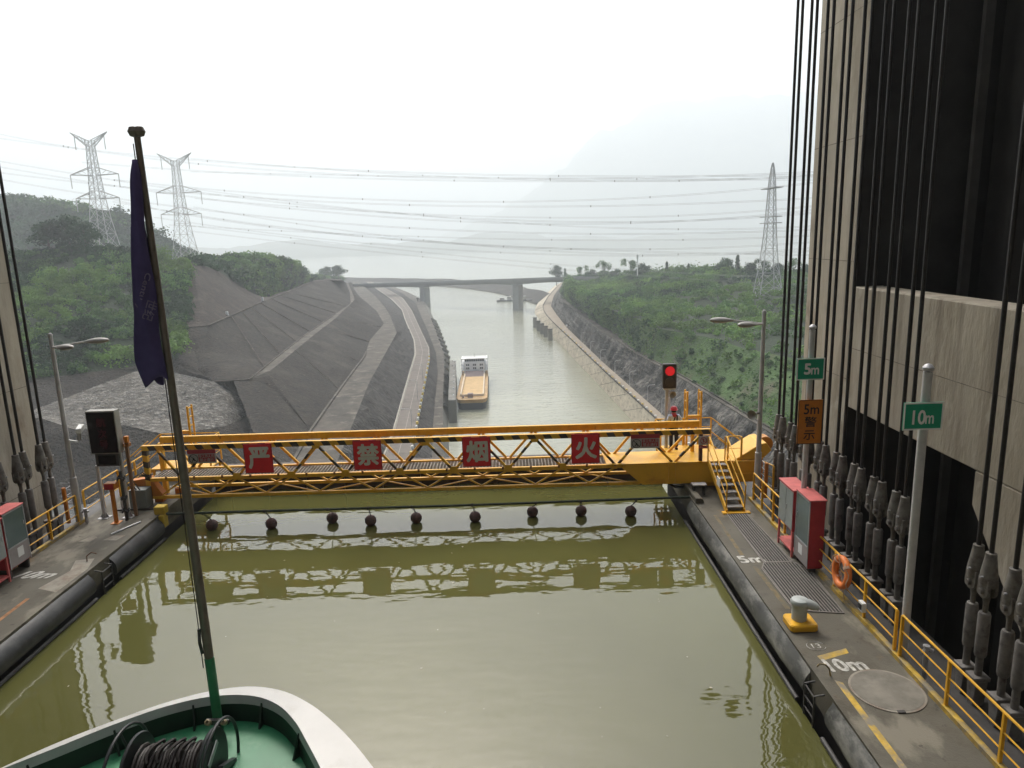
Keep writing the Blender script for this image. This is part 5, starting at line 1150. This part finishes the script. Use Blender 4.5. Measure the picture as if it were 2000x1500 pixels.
def tree_proto(kind, seed):
    t = thing("tree", "x", "tree"); rs = random.Random(seed); mb = MB()
    mb.tube([(0,0,-.05),(.01,0,.2),(-.01,.01,.45),(0,0,.8 if kind != 'conifer' else .98)], [.028,.022,.015,.004], 7)
    for k in range(7):
        z = .25+k*.075; a = k*2.4+rs.random(); r = (.22 if kind != 'conifer' else .14)*(1-.06*k)
        mb.tube([(0,0,z),(r*.5*math.cos(a),r*.5*math.sin(a),z+.07),(r*math.cos(a),r*math.sin(a),z+.12)], [.011,.007,.003], 5)
    mb.build("trunk", m_bark, t)
    r = np.random.RandomState(seed)
    if kind == 'conifer':
        zz = np.linspace(.2, .97, 26); C = np.array([(r.normal()*.07*(1-z), r.normal()*.07*(1-z), z) for z in zz]); Rr = .05+.24*(1-zz)*(.75+.5*r.rand(26)); nl = 45; lf = .045
    elif kind == 'round':
        C = r.normal(size=(16, 3)); C /= np.linalg.norm(C, axis=1, keepdims=True); C *= np.array([.24,.24,.22]); C[:, 2] += .62; C = np.vstack([C, [(0,0,.7),(0,0,.5)]]); Rr = r.uniform(.17, .27, len(C)); nl = 120; lf = .05
    else:
        C = r.normal(size=(22, 3))*np.array([.13,.13,.17]); C[:, 2] += .6; Rr = r.uniform(.13, .22, len(C)); nl = 100; lf = .05
    o = clumps("crown", C, Rr, nl, lf, m_leafd if kind != 'loose' else m_leaf, seed, .85, t); return t
tp = {k: tree_proto(k, s) for k, s in (("round",5),("conifer",6),("loose",7))}
tused = set()
def tree(kind, px, ptop, pbase, Y, label, group=None, wide=1.0):
    b = P(px, pbase, Y=Y); tz = P(px, ptop, Y=Y)[2]; h = tz-b[2]
    o = tp[kind] if kind not in tused else copy_tree(tp[kind]); tused.add(kind)
    o.location = tuple(b); o.scale = (h*wide, h*wide, h); o.rotation_euler = (0,0,random.Random(int(px*7)).random()*6.28); o["label"] = label
    if group: o["group"] = group
    elif "group" in o: del o["group"]
random.seed(4)
tree("round", 100, 432, 505, 318, "left one of the dark trees standing before the near pylon", None, 1.45)
tree("round", 140, 418, 505, 322, "middle and tallest of the dark trees before the near pylon", None, 1.3)
tree("round", 172, 430, 505, 318, "right one of the dark trees touching the near pylon", None, 1.2)
tree("round", 175, 612, 700, 235, "round lighter green tree halfway up the left slope", None, .9)
tree("round", 640, 520, 552, 820, "left one of the two trees at the left end of the bridge", None, 1.3)
tree("round", 662, 517, 552, 820, "right one of the two trees at the left end of the bridge", None, 1.4)
tree("round", 1087, 517, 556, 790, "round tree at the right end of the bridge", None, 1.0)
tree("conifer", 1104, 524, 556, 770, "small pointed tree just right of the bridge end", None, 1.0)
skyl = [("loose",1135,523,700),("round",1156,525,660),("loose",1179,514,640),("round",1205,524,600),("loose",1232,511,580),("round",1254,513,560),("conifer",1302,511,520),("loose",1322,522,510),("conifer",1344,515,500),("round",1367,520,490),("loose",1390,521,475),("round",1415,503,470),("conifer",1439,498,465),("round",1462,512,460),("loose",1487,511,455),("round",1517,513,450),("loose",1548,511,445),("round",1570,515,440)]
for i, (k, x, y, Y) in enumerate(skyl):
    tree(k, x, y, 564, Y, f"{ORD[i] if i < 11 else ['twelfth','thirteenth','fourteenth','fifteenth','sixteenth','seventeenth','eighteenth'][i-11]} tree along the right skyline, counted from the bridge", "trees along the right skyline", 1.0 if k != "conifer" else .8)

# ================================================================== THINGS ALONG THE CHANNEL
def poly_at(A, f):
    d = np.r_[0, np.cumsum(np.linalg.norm(np.diff(A, axis=0), axis=1))]; return np.array([np.interp(f*d[-1], d, A[:, i]) for i in range(3)])
def painted_strip(name, A, B, fa, fb, dz, mat, par=None):
    a = A+(B-A)*fa; b = A+(B-A)*fb; a = a+(0,0,dz); b = b+(0,0,dz); n = len(a)
    idx = np.arange(2*n).reshape(2, n); f = np.stack([idx[0,:-1], idx[0,1:], idx[1,1:], idx[1,:-1]], -1)
    o = mesh_np(name, np.vstack([a, b]), f, mat); struct(o); return o
m_paleline = M("pale_kerb", (0.32,0.30,0.25), .8, var=.15, vscale=.3)
painted_strip("road_edge_line", RR, RL, .93, .96, .05, m_paleline); painted_strip("road_edge_line", RR, RL, .04, .07, .05, m_paleline); painted_strip("road_centre_line", RR, RL, .49, .51, .05, m_paleline)
def kerb(name, A, w, h, mat, dz=0): 
    mb = MB()
    for a, b in zip(A[:-1], A[1:]): mb.beam(a+(0,0,h/2+dz), b+(0,0,h/2+dz), w, h)
    return struct(mb.build(name, mat, fix=False))
kerb("road_kerb", RL[::2], .5, .5, m_paleline); kerb("road_kerb", XRT[::2], .4, .6, m_bench); kerb("bench_gutter", B1L[:80:2], .7, .45, m_bench); kerb("bench_gutter", B2L[20:100:2], .4, .3, m_bench); kerb("path_kerb", PT2[::2], .4, .5, m_bench); kerb("path_kerb", PT[::2], .3, .3, m_bench)
kerb("crest_kerb", B3[:100:2], .5, .3, m_bench)
# kerb posts along the roads
m_gy = M("post_yellow", (0.70,0.50,0.10), .6, var=.1); m_gw = M("post_white", (0.75,0.74,0.68), .6, var=.1)
post = MB(); post.box(-.36,.36,-.36,.36,0,.95); post_o = {}
def guard_post(p, k, label, group):
    if k not in post_o:
        o = post.build("guard_post", (m_gy, m_gw)[k], bevel=.06); post_o[k] = o
    else:
        o = post_o[k].copy(); COL.objects.link(o)
    o.location = tuple(p); tag(o, label, "guard post", group)
for i in range(44):
    p = poly_at(XRT, .03+.0064*i*(1+.008*i)); guard_post(p+(.3,0,0), i % 2, ("yellow","white")[i % 2]+" guard post in the row along the right bank wall", ("yellow","white")[i % 2]+" guard posts along the right bank")
for i in range(34):
    p = poly_at(RR, .02+.0060*i); guard_post(p+(-.2,0,0), i % 2, ("yellow","white")[i % 2]+" guard post in the row along the left road edge", ("yellow","white")[i % 2]+" guard posts along the left road")
def road_lamp(p, h, s, label, group, first=[None]):
    if first[0] is None:
        t = thing("road_lamp", label, "street lamp"); mb = MB(); mb.tube([(0,0,0),(0,0,.82),(.02,0,.93),(.1,0,.99),(.3,0,1.0)], [.018,.014,.013,.012,.011], 6); mb.build("pole", m_lamp, t, smooth=True)
        mb = MB(); mb.obox((.36,0,1.0), ((1,0,0),(0,1,0),(0,0,1)), (.08,.03,.014)); mb.build("lamp_head", m_lamphead, t); first[0] = t; o = t
    else: o = copy_tree(first[0])
    o.location = tuple(p); o.scale = (h*s, h, h); tag(o, label, "street lamp", group)
for i, (x, y) in enumerate([(1292,808),(1265,780),(1230,750),(1201,727),(1173,704),(1153,686),(1135,667)]):
    road_lamp(P(x, y+3, z=-51.7), 6.0, 1, f"{ORD[i]} street lamp along the right bank road, counted from the near end", "street lamps along the right bank road")
for i, (x, y) in enumerate([(811,835),(822,772),(832,738)]):
    road_lamp(P(x-6, y+6, z=-48.9), 7.0, -1, f"{ORD[i]} street lamp along the left road, counted from the near end", "street lamps along the left road")

# raised ribs running down the shotcrete slopes, panel joints on the pale revetment
def slope_rib(A, B, f, name, mat, w=.45, lift=.35, fb=None):
    a, b = poly_at(A, f), poly_at(B, fb if fb is not None else f); mb = MB(); n = 10
    pts = [a+(b-a)*k/n+np.array((0,0,lift)) for k in range(n+1)]
    mb.tube(pts, w/2, 4); return struct(mb.build(name, mat, fix=False))
for f, g in ((.10,.13),(.15,.19),(.21,.25),(.27,.32),(.34,.40),(.42,.48),(.5,.55)): slope_rib(B2L, B3, f, "slope_rib", m_bench, .4, .1, g)
for f in (.13,.2,.28,.36,.45): slope_rib(B1L, B2R, f, "slope_rib", m_bench, .4, .1, f*.9)
m_joint = M("dark_joint", (0.13,0.115,0.095), .9)
for i in range(26): slope_rib(XRL, XRT, .02+.03*i, "revetment_joint", m_joint, .18, .02, .02+.03*i)
# mooring piers
def pier(p, w, h, label, group=None, l=None):
    t = thing("mooring_pier", label, "pier", (p[0], p[1], CZ-1), group); l = l or w
    mb = MB(); mb.box(p[0]-w/2, p[0]+w/2, p[1]-l/2, p[1]+l/2, CZ-1, CZ+h); mb.build("shaft", m_wallconc, t, bevel=.12)
    mb = MB(); mb.box(p[0]-w/2-.15, p[0]+w/2+.15, p[1]-l/2-.15, p[1]+l/2+.15, CZ+h, CZ+h+.5); mb.build("cap", m_bench, t, bevel=.08)
    return t
for i, (x, y) in enumerate([(1075,664),(1066,658),(1059,652),(1052,646),(1045,639)]):
    pier(P(x, y, z=CZ), 2.9, 7.2, f"{ORD[i]} square concrete mooring pier off the right bank, counted from the near end", "mooring piers off the right bank", 3.2)
pa, pb = P(885,826, z=CZ), P(886,738, z=CZ)
t = thing("guide_wall", "narrow concrete guide wall standing in the water beside the cargo ship", "wall", (pa[0], pa[1], CZ-1))
mb = MB(); mb.hexa([(pa[0]-1.5,pa[1],CZ-1),(pa[0]+1.5,pa[1],CZ-1),(pb[0]+1.5,pb[1],CZ-1),(pb[0]-1.5,pb[1],CZ-1),(pa[0]-1.5,pa[1],CZ+9),(pa[0]+1.5,pa[1],CZ+9),(pb[0]+1.5,pb[1],CZ+9),(pb[0]-1.5,pb[1],CZ+9)]); mb.build("wall_body", m_wallconc, t, bevel=.15)
for f in np.linspace(.08, .95, 7):
    c = pa+(pb-pa)*f; mb = MB(); mb.lathe([(.0,0),(.3,0),(.25,.5),(.32,.6),(.0,.62)], (c[0]+.5, c[1], CZ+9), 8); mb.build("mooring_post", m_white, t)
# buttress ribs on the left guide wall face
for i in range(16):
    f = .10+i*.021; a, b = poly_at(WT, f), poly_at(WL, f)
    mb = MB(); mb.beam(a+(.5,0,.3), b+(.9,0,0), 1.1, 1.1); o = mb.build("wall_buttress", m_wallconc); tag(o, "concrete buttress in the row on the left channel wall", "buttress", "buttresses on the left channel wall")

# ------------------------------------------------------------------ cargo ship
bow = P(922,801, z=CZ)+np.array((0,0,.9)); stn = P(929,741, z=CZ); dv = unit((stn-bow)*(1,1,0)); rv = np.array((dv[1], -dv[0], 0.0)); L0 = 98.0; BW = 13.0
cs = thing("cargo_ship", "sand barge with cream hold and grey wheelhouse moored in the channel", "cargo ship", bow)
def S(u, a, z): return bow+dv*u*.75+rv*a+np.array((0, 0, z if z <= 3.5 else 3.5+(z-3.5)*.68))
m_shb = M("ship_hull_dark", (0.05,0.055,0.065), .6, var=.15, vscale=.3); m_sho = M("ship_ochre", (0.40,0.24,0.085), .6, var=.15, vscale=.3); m_shc = M("ship_cream", (0.58,0.48,0.35), .7, var=.1, vscale=.3); m_hold = M("hold_sand", (0.50,0.34,0.16), .8, var=.12, vscale=.4); m_shw = M("ship_house_grey", (0.72,0.72,0.72), .6, var=.05, vscale=.3); m_win = M("ship_window", (0.07,0.08,0.09), .3, var=.1); m_holdwall = M("hold_wall_mauve", (0.26,0.2,0.19), .7, var=.1, vscale=.3)
half = [(0,4.6),(1.5,5.6),(4,6.2),(8,6.5),(20,6.5),(60,6.5),(90,6.4),(98,5.8)]
def hullband(z0, z1, k0, k1, name, mat):
    mb = MB(); n = len(half); top = [S(u, -a*k1, z1) for u, a in half]+[S(u, a*k1, z1) for u, a in reversed(half)]; bot = [S(u+(1.5 if u < 2 else 0)*(1-k0)*8, -a*k0, z0) for u, a in half]+[S(u+(1.5 if u < 2 else 0)*(1-k0)*8, a*k0, z0) for u, a in reversed(half)]
    m = len(top); mb.add(bot+top, [(i, (i+1) % m, (i+1) % m+m, i+m) for i in range(m)]+[tuple(range(m, 2*m))]); return mb.build(name, mat, cs)
hullband(-1.9, 2.0, .88, .97, "lower_hull", m_shb); hullband(2.003, 3.5, .97, 1.0, "upper_hull", m_sho)
mb = MB()
for s in (-1, 1): mb.hexa([S(9,s*4.4,3.5),S(9,s*5.0,3.5),S(72,s*5.0,3.5),S(72,s*4.4,3.5),S(9,s*4.4,5.0),S(9,s*5.0,5.0),S(72,s*5.0,5.0),S(72,s*4.4,5.0)])
mb.hexa([S(8.4,-5,3.5),S(8.4,5,3.5),S(9,5,3.5),S(9,-5,3.5),S(8.4,-5,4.8),S(8.4,5,4.8),S(9,5,4.8),S(9,-5,4.8)]); mb.build("hold_coaming", m_shc, cs)
mb = MB(); mb.add([S(9,-4.4,3.6),S(9,4.4,3.6),S(66,4.4,3.6),S(66,-4.4,3.6)], [(0,1,2,3)]); mb.build("hold_floor", m_hold, cs)
mb = MB(); mb.hexa([S(66,-4.4,3.61),S(66,4.4,3.61),S(66.5,4.4,3.61),S(66.5,-4.4,3.61),S(71.5,-4.4,6.5),S(71.5,4.4,6.5),S(72,4.4,6.5),S(72,-4.4,6.5)]); mb.build("hold_end_wall", m_holdwall, cs)
def hb(u0, u1, a, z0, z1, name, mat): 
    mb = MB(); mb.hexa([S(u0,-a,z0),S(u0,a,z0),S(u1,a,z0),S(u1,-a,z0),S(u0,-a,z1),S(u0,a,z1),S(u1,a,z1),S(u1,-a,z1)]); return mb.build(name, mat, cs, bevel=.08)
house = hb(74, 92, 5.0, 3.5, 12.3, "deckhouse", m_shw); wh = hb(75, 84, 4.8, 12.3, 14.6, "wheelhouse", m_shw); hb(74.2, 85, 6.3, 14.6, 14.95, "wheelhouse_roof", m_white)
for r_, z in ((0,8.0),(1,10.4)):
    for a in (-3.3,0,3.3):
        for e in (-.42,.42):
            mb = MB(); c = S(73.93, a+e, z); mb.obox(c, (rv, dv, (0,0,1)), (.32,.06,.45)); mb.build("window", m_win, house)
for a in np.linspace(-4.2, 4.2, 9):
    mb = MB(); mb.obox(S(74.93, a, 13.5), (rv, dv, (0,0,1)), (.42,.06,.5)); mb.build("window", m_win, wh)
for s in (-1, 1):
    for z in (6.3, 8.8, 11.4): 
        mb = MB(); mb.obox(S(80, s*5.75, z), (rv, dv, (0,0,1)), (.75,5,.08)); mb.build("side_gallery", m_shw, cs)
    for u in (75.5, 78, 80.5, 83):
        mb = MB(); mb.tube([S(u, s*6.3, 3.5), S(u, s*6.3, 14.6)], .1, 6); mb.build("gallery_post", m_shw, cs)
    for u in range(12, 70, 6):
        mb = MB(); mb.lathe([(.28,-.18),(.5,-.18),(.5,.18),(.28,.18)], S(u, s*6.62, 2.9), 10, axis=rv*s); mb.build("tyre_fender", m_black, cs)
    for u in range(10, 72, 5):
        mb = MB(); mb.tube([S(u, s*6.3, 3.5), S(u, s*6.3, 4.5)], .06, 5); mb.build("stanchion", m_shc, cs)
mb = MB(); mb.tube([S(79,-5.6,15.6), S(79,5.6,15.6)], .08, 5); mb.tube([S(79,-5.6,14.9),S(79,-5.6,15.8)], .08, 5); mb.tube([S(79,5.6,14.9),S(79,5.6,15.8)], .08, 5); mb.tube([S(79,0,14.9),S(79,0,17.5)], .12, 6); mb.tube([S(79,-.8,16.5),S(79,.8,16.5)], .06, 5); mb.build("mast", m_lamphead, cs)
mb = MB(); mb.obox(S(5.5,-.6,4.6), (rv, dv, (0,0,1)), (1.1,.9,1.1)); mb.build("windlass_house", m_holdwall, cs, bevel=.1)
mb = MB(); mb.obox(S(5,-3.6,4.0), (rv, dv, (0,0,1)), (.4,.4,.5)); mb.build("bollard", m_holdwall, cs)
mb = MB(); mb.tube([S(.6,-4.4,4.3), S(.2,0,4.4), S(.6,4.4,4.3)], .14, 5); mb.tube([S(.6,-4.4,3.5), S(.6,-4.4,4.3)], .1, 5); mb.tube([S(.6,4.4,3.5), S(.6,4.4,4.3)], .1, 5); mb.build("bow_rail", m_shc, cs)

# ------------------------------------------------------------------ road bridge
b1, b2 = P(831,598, z=CZ), P(1012,604, z=CZ); bd = unit((b2-b1)*(1,1,0)); bn = np.array((-bd[1], bd[0], 0))
br = thing("road_bridge", "long pale concrete road bridge crossing the channel in the haze", "bridge", (b1+b2)/2)
zt1, zt2 = P(831,552, Y=b1[1])[2], P(1012,546, Y=b2[1])[2]; Ls = np.linalg.norm((b2-b1)[:2])
def D(u, a, z): # u along from pier one, z above deck line
    f = u/Ls; return np.array((*(b1[:2]+bd[:2]*u+bn[:2]*a), zt1+(zt2-zt1)*f+z))
for p, u in ((b1, 0), (b2, Ls)):
    mb = MB(); c = D(u, 0, 0); mb.prism([(-3.4,CZ-1),(3.4,CZ-1),(3.1,c[2]-4.6),(-3.1,c[2]-4.6)], (c[0],c[1],0)-bn*4.5, bd, (0,0,1), bn, 9.0); mb.build("pier", m_bridge, br)
us = np.linspace(-110, Ls+95, 60); prof_ = []
for u in us:
    dd = min(abs(u), abs(u-Ls)); prof_.append(-3.4-1.8*max(0, 1-dd/40)**2)
mb = MB(); vs = []; n = len(us)
for a in (-4, 4): vs += [D(u, a, -1.0) for u in us]+[D(u, a, z) for u, z in zip(us, prof_)]
fs = []
for i in range(n-1): fs += [(i,i+1,n+i+1,n+i), (2*n+i,2*n+i+1,3*n+i+1,3*n+i), (n+i,n+i+1,3*n+i+1,3*n+i)]
mb.add(vs, fs); mb.build("girder", m_bridge, br)
mb = MB(); mb.hexa([D(us[0],-7,-1),D(us[-1],-7,-1),D(us[-1],7,-1),D(us[0],7,-1),D(us[0],-7,-.4),D(us[-1],-7,-.4),D(us[-1],7,-.4),D(us[0],7,-.4)]); mb.build("deck_slab", m_bridge, br)
for a in (-6.8, 6.8):
    mb = MB(); mb.hexa([D(us[0],a-.2,-.4),D(us[-1],a-.2,-.4),D(us[-1],a+.2,-.4),D(us[0],a+.2,-.4),D(us[0],a-.2,.9),D(us[-1],a-.2,.9),D(us[-1],a+.2,.9),D(us[0],a+.2,.9)]); mb.build("parapet", m_bridge, br)
# pontoon by the right pier, bank stairs, car, mast, markers
pc = P(1000,588, z=CZ); t = thing("pontoon", "low dark moored pontoon beside the right bridge pier", "pontoon", pc)
mb = MB(); mb.box(pc[0]-17, pc[0]+22, pc[1]-4, pc[1]+4, CZ-.5, CZ+1.6); mb.build("raft", m_darksteel, t)
for k in range(4): mb = MB(); x = pc[0]-11+k*8; mb.box(x-2.2, x+2.2, pc[1]-2.5, pc[1]+2.5, CZ+1.602, CZ+4.2+(k % 2)); mb.build("cabin", m_lamphead, t)
ca, cb = P(974,571, Y=1092), P(1001,555, Y=1170); t = thing("bank_stair", "pale stair line climbing the far bank under the bridge", "stairs", ca); mb = MB(); mb.beam(ca+(0,-3,2), cb+(0,-3,1), 3.0, 1.2); mb.build("flight", m_paleline, t)
cp_ = P(1108,638, z=-51.6); t = thing("parked_car", "small pale car on the right bank road", "car", cp_)
mb = MB(); mb.box(cp_[0]-.9, cp_[0]+.9, cp_[1]-2.2, cp_[1]+2.2, cp_[2]+.35, cp_[2]+.95); mb.build("body", m_white, t, bevel=.15)
mb = MB(); mb.prism([(-1.5,.955),(1.6,.955),(1.1,1.5),(-.8,1.5)], (cp_[0]-.78, cp_[1], cp_[2]), (0,1,0), (0,0,1), (1,0,0), 1.56); mb.build("cabin", m_win, t, bevel=.08)
for sx in (-1, 1):
    for sy in (-1.35, 1.35): mb = MB(); mb.lathe([(.0,-.1),(.33,-.1),(.33,.1),(0,.1)], cp_+(sx*.85, sy, .33), 12, axis=(1,0,0)); mb.build("wheel", m_black, t)
mp_ = P(1245,545, Y=545); mt = P(1245,500, Y=545); t = thing("signal_mast", "thin white mast rising from the right treetops", "mast", mp_)
mb = MB(); mb.tube([mp_, mt], [.45,.35], 8); mb.build("mast_pole", m_white, t); mb = MB(); mb.tube([mt-(0,0,2.5), mt+(0,0,1.0)], .7, 8); mb.build("mast_head", m_white, t)
for lab, x, y, zz in (("white marker post on the crest of the left slope, nearer one", 444, 618, -18), ("white marker post on the crest of the left slope, farther one", 513, 588, -18)):
    p = P(x, y, z=zz); t = thing("marker_post", lab, "marker post", p); mb = MB(); mb.prism([(-.6,0),(.6,0),(.35,2.2),(-.35,2.2)], p+(0,-.4,-.2), (1,0,0), (0,0,1), (0,1,0), .8); mb.build("stone", m_white, t)
nb = P(816,594, z=-57); t = thing("navigation_marker", "small marker light on the left bank near the bridge pier", "marker", nb); mb = MB(); mb.tube([nb-(0,0,3), nb+(0,0,5)], .4, 6); mb.build("pole", m_darksteel, t); mb = MB(); mb.lathe([(0,0),(1.3,.2),(1.3,1.6),(0,2)], nb+(0,0,5), 8); mb.build("lantern", m_darksteel, t)

# ------------------------------------------------------------------ pylons and wires
def lattice(t, base, h, wb, levels, name="tower_body", th=.3):
    """square lattice mast: levels = list of (height fraction, width)"""
    mb = MB(); prev = None
    def ring(f, w): return [base+np.array((sx*w/2, sy*w/2, f*h)) for sx, sy in ((-1,-1),(1,-1),(1,1),(-1,1))]
    for f, w in levels:
        cur = ring(f, w)
        if prev is not None:
            for i in range(4):
                mb.beam(prev[i], cur[i], th*1.5, th*1.5); j = (i+1) % 4
                mb.beam(prev[i], cur[j], th*.75, th*.75); mb.beam(prev[j], cur[i], th*.75, th*.75); mb.beam(cur[i], cur[j], th*.7, th*.7)
        prev = cur
    return mb.build(name, m_pylon, t, fix=False)
def pylon_left(px_b, py_b, py_t, Y, label, arms):
    b = P(px_b, py_b, Y=Y); top_ = P(px_b-28, py_t, Y=Y)[2]; h = top_-b[2]; t = thing("power_pylon", label, "pylon", b)
    lv = [(0,.19),(.14,.155),(.26,.125),(.36,.105),(.45,.09),(.53,.08),(.61,.072),(.68,.066),(.75,.06),(.82,.055),(.88,.05),(.93,.06)]
    lattice(t, b, h, 0, [(f, w*h) for f, w in lv], th=.24)
    for f, hw in ((.90,.16),(.66,.21),(.46,.19)):
        for s in (-1, 1):
            mb = MB(); z0 = b+np.array((0,0,f*h)); tip = z0+np.array((s*hw*h, 0, (.10*h if f > .8 else -.012*h)))
            for y in (-.025*h, .025*h):
                mb.beam(z0+(s*.02*h, y, -.02*h), tip, .42, .42); mb.beam(z0+(s*.02*h, y, (.03 if f > .8 else .05)*h), tip, .36, .36)
            for k in (.25,.5,.75):
                a = z0+(s*.026*h,0,0); mb.beam(a+(tip-a)*k, z0+(s*.026*h,0,.05*h)+(tip-z0-(s*.026*h,0,.05*h))*min(1,k+.2), .2, .2)
            mb.build("crossarm", m_pylon, t, fix=False)
            q = tip if f < .8 else z0+(tip-z0)*.8+(0,0,-.01*h); mb = MB(); mb.tube([q, q-(0,0,.115*h)], .28, 6); mb.build("insulator", m_pylon, t)
            arms.append((t["label"], q-np.array((0,0,.115*h))))
arms = []
pylon_left(205, 488, 258, 470, "nearer lattice power pylon on the left behind the dark trees", arms)
pylon_left(365, 512, 299, 560, "second lattice power pylon on the left behind the bare mound", arms)
b = P(1497,622, Y=345); tt = P(1508,318, Y=345); h = tt[2]-b[2]; t = thing("power_pylon", "tall slim lattice pylon on the right hillside", "pylon", b)
lattice(t, b, h, 0, [(f, w*h) for f, w in ((0,.185),(.09,.165),(.2,.135),(.3,.11),(.38,.09),(.46,.076),(.54,.065),(.6,.058),(.66,.052),(.72,.047),(.78,.042),(.84,.037),(.9,.030),(.96,.018),(1.0,.005))], th=.2)
for f in (.84,.62,.66): mb = MB(); mb.box(b[0]-.03*h, b[0]+.03*h, b[1]-.12*h, b[1]+.12*h, b[2]+f*h, b[2]+f*h+.4); mb.build("crossarm", m_pylon, t)
mb = MB(); mb.beam(b+(-.09*h,-.09*h,.09*h), b+(.09*h,-.09*h,.09*h), .5, .5); mb.build("base_brace", m_pylon, t)
WIRES = [((-60,250),(600,338),(1640,335)),((-60,262),(620,330),(1640,342)),((160,318),(800,352),(1640,345)),((372,310),(1000,351),(1640,340)),((372,336),(900,347),(1640,352)),
         ((-60,330),(700,398),(1640,385)),((222,352),(900,395),(1640,352)),((380,388),(1000,425),(1640,398)),((-60,305),(800,420),(1640,412)),((-60,316),(800,428),(1640,405)),
         ((380,370),(1000,436),(1640,440)),((-60,340),(700,440),(1640,447)),((330,440),(1000,468),(1640,458)),((220,395),(900,478),(1640,470)),((378,405),(1000,486),(1640,480)),
         ((300,425),(900,490),(1640,488)),((360,440),(1000,510),(1640,545)),((372,452),(1000,519),(1640,560)),((200,385),(700,462),(1640,500))]
_wn = ["topmost","second","third","fourth","fifth","sixth","seventh","eighth","ninth","tenth","eleventh","twelfth","thirteenth","fourteenth","fifteenth","sixteenth","seventeenth","eighteenth","lowest"]
WIRES.sort(key=lambda w_: w_[2][1])
for iw, (a, m_, c) in enumerate(WIRES):
    y0 = 470 if a[0] < 300 else 560
    A, Mi, Cc = P(*a, Y=y0), P(*m_, Y=(y0+350)/2), P(*c, Y=340)
    pts = []
    for s in np.linspace(0, 1, 26):
        # parabola through the three points
        pts.append(A*(1-s)*(1-2*s)+Mi*4*s*(1-s)+Cc*s*(2*s-1))
    t = thing("power_line", f"{_wn[iw]} power line across the valley, counted downwards at the right edge", "power line", A, "power lines across the valley")
    for dz in (0, .55):
        mb = MB(); mb.tube([p+(0,0,dz) for p in pts], .048, 4); mb.build("conductor", m_wire, t)
    for s in (4, 9, 14, 19):
        p = pts[s]; mb = MB(); mb.box(p[0]-.16, p[0]+.16, p[1]-.12, p[1]+.12, p[2]-.2, p[2]+.75); mb.build("spacer", m_darksteel, t)
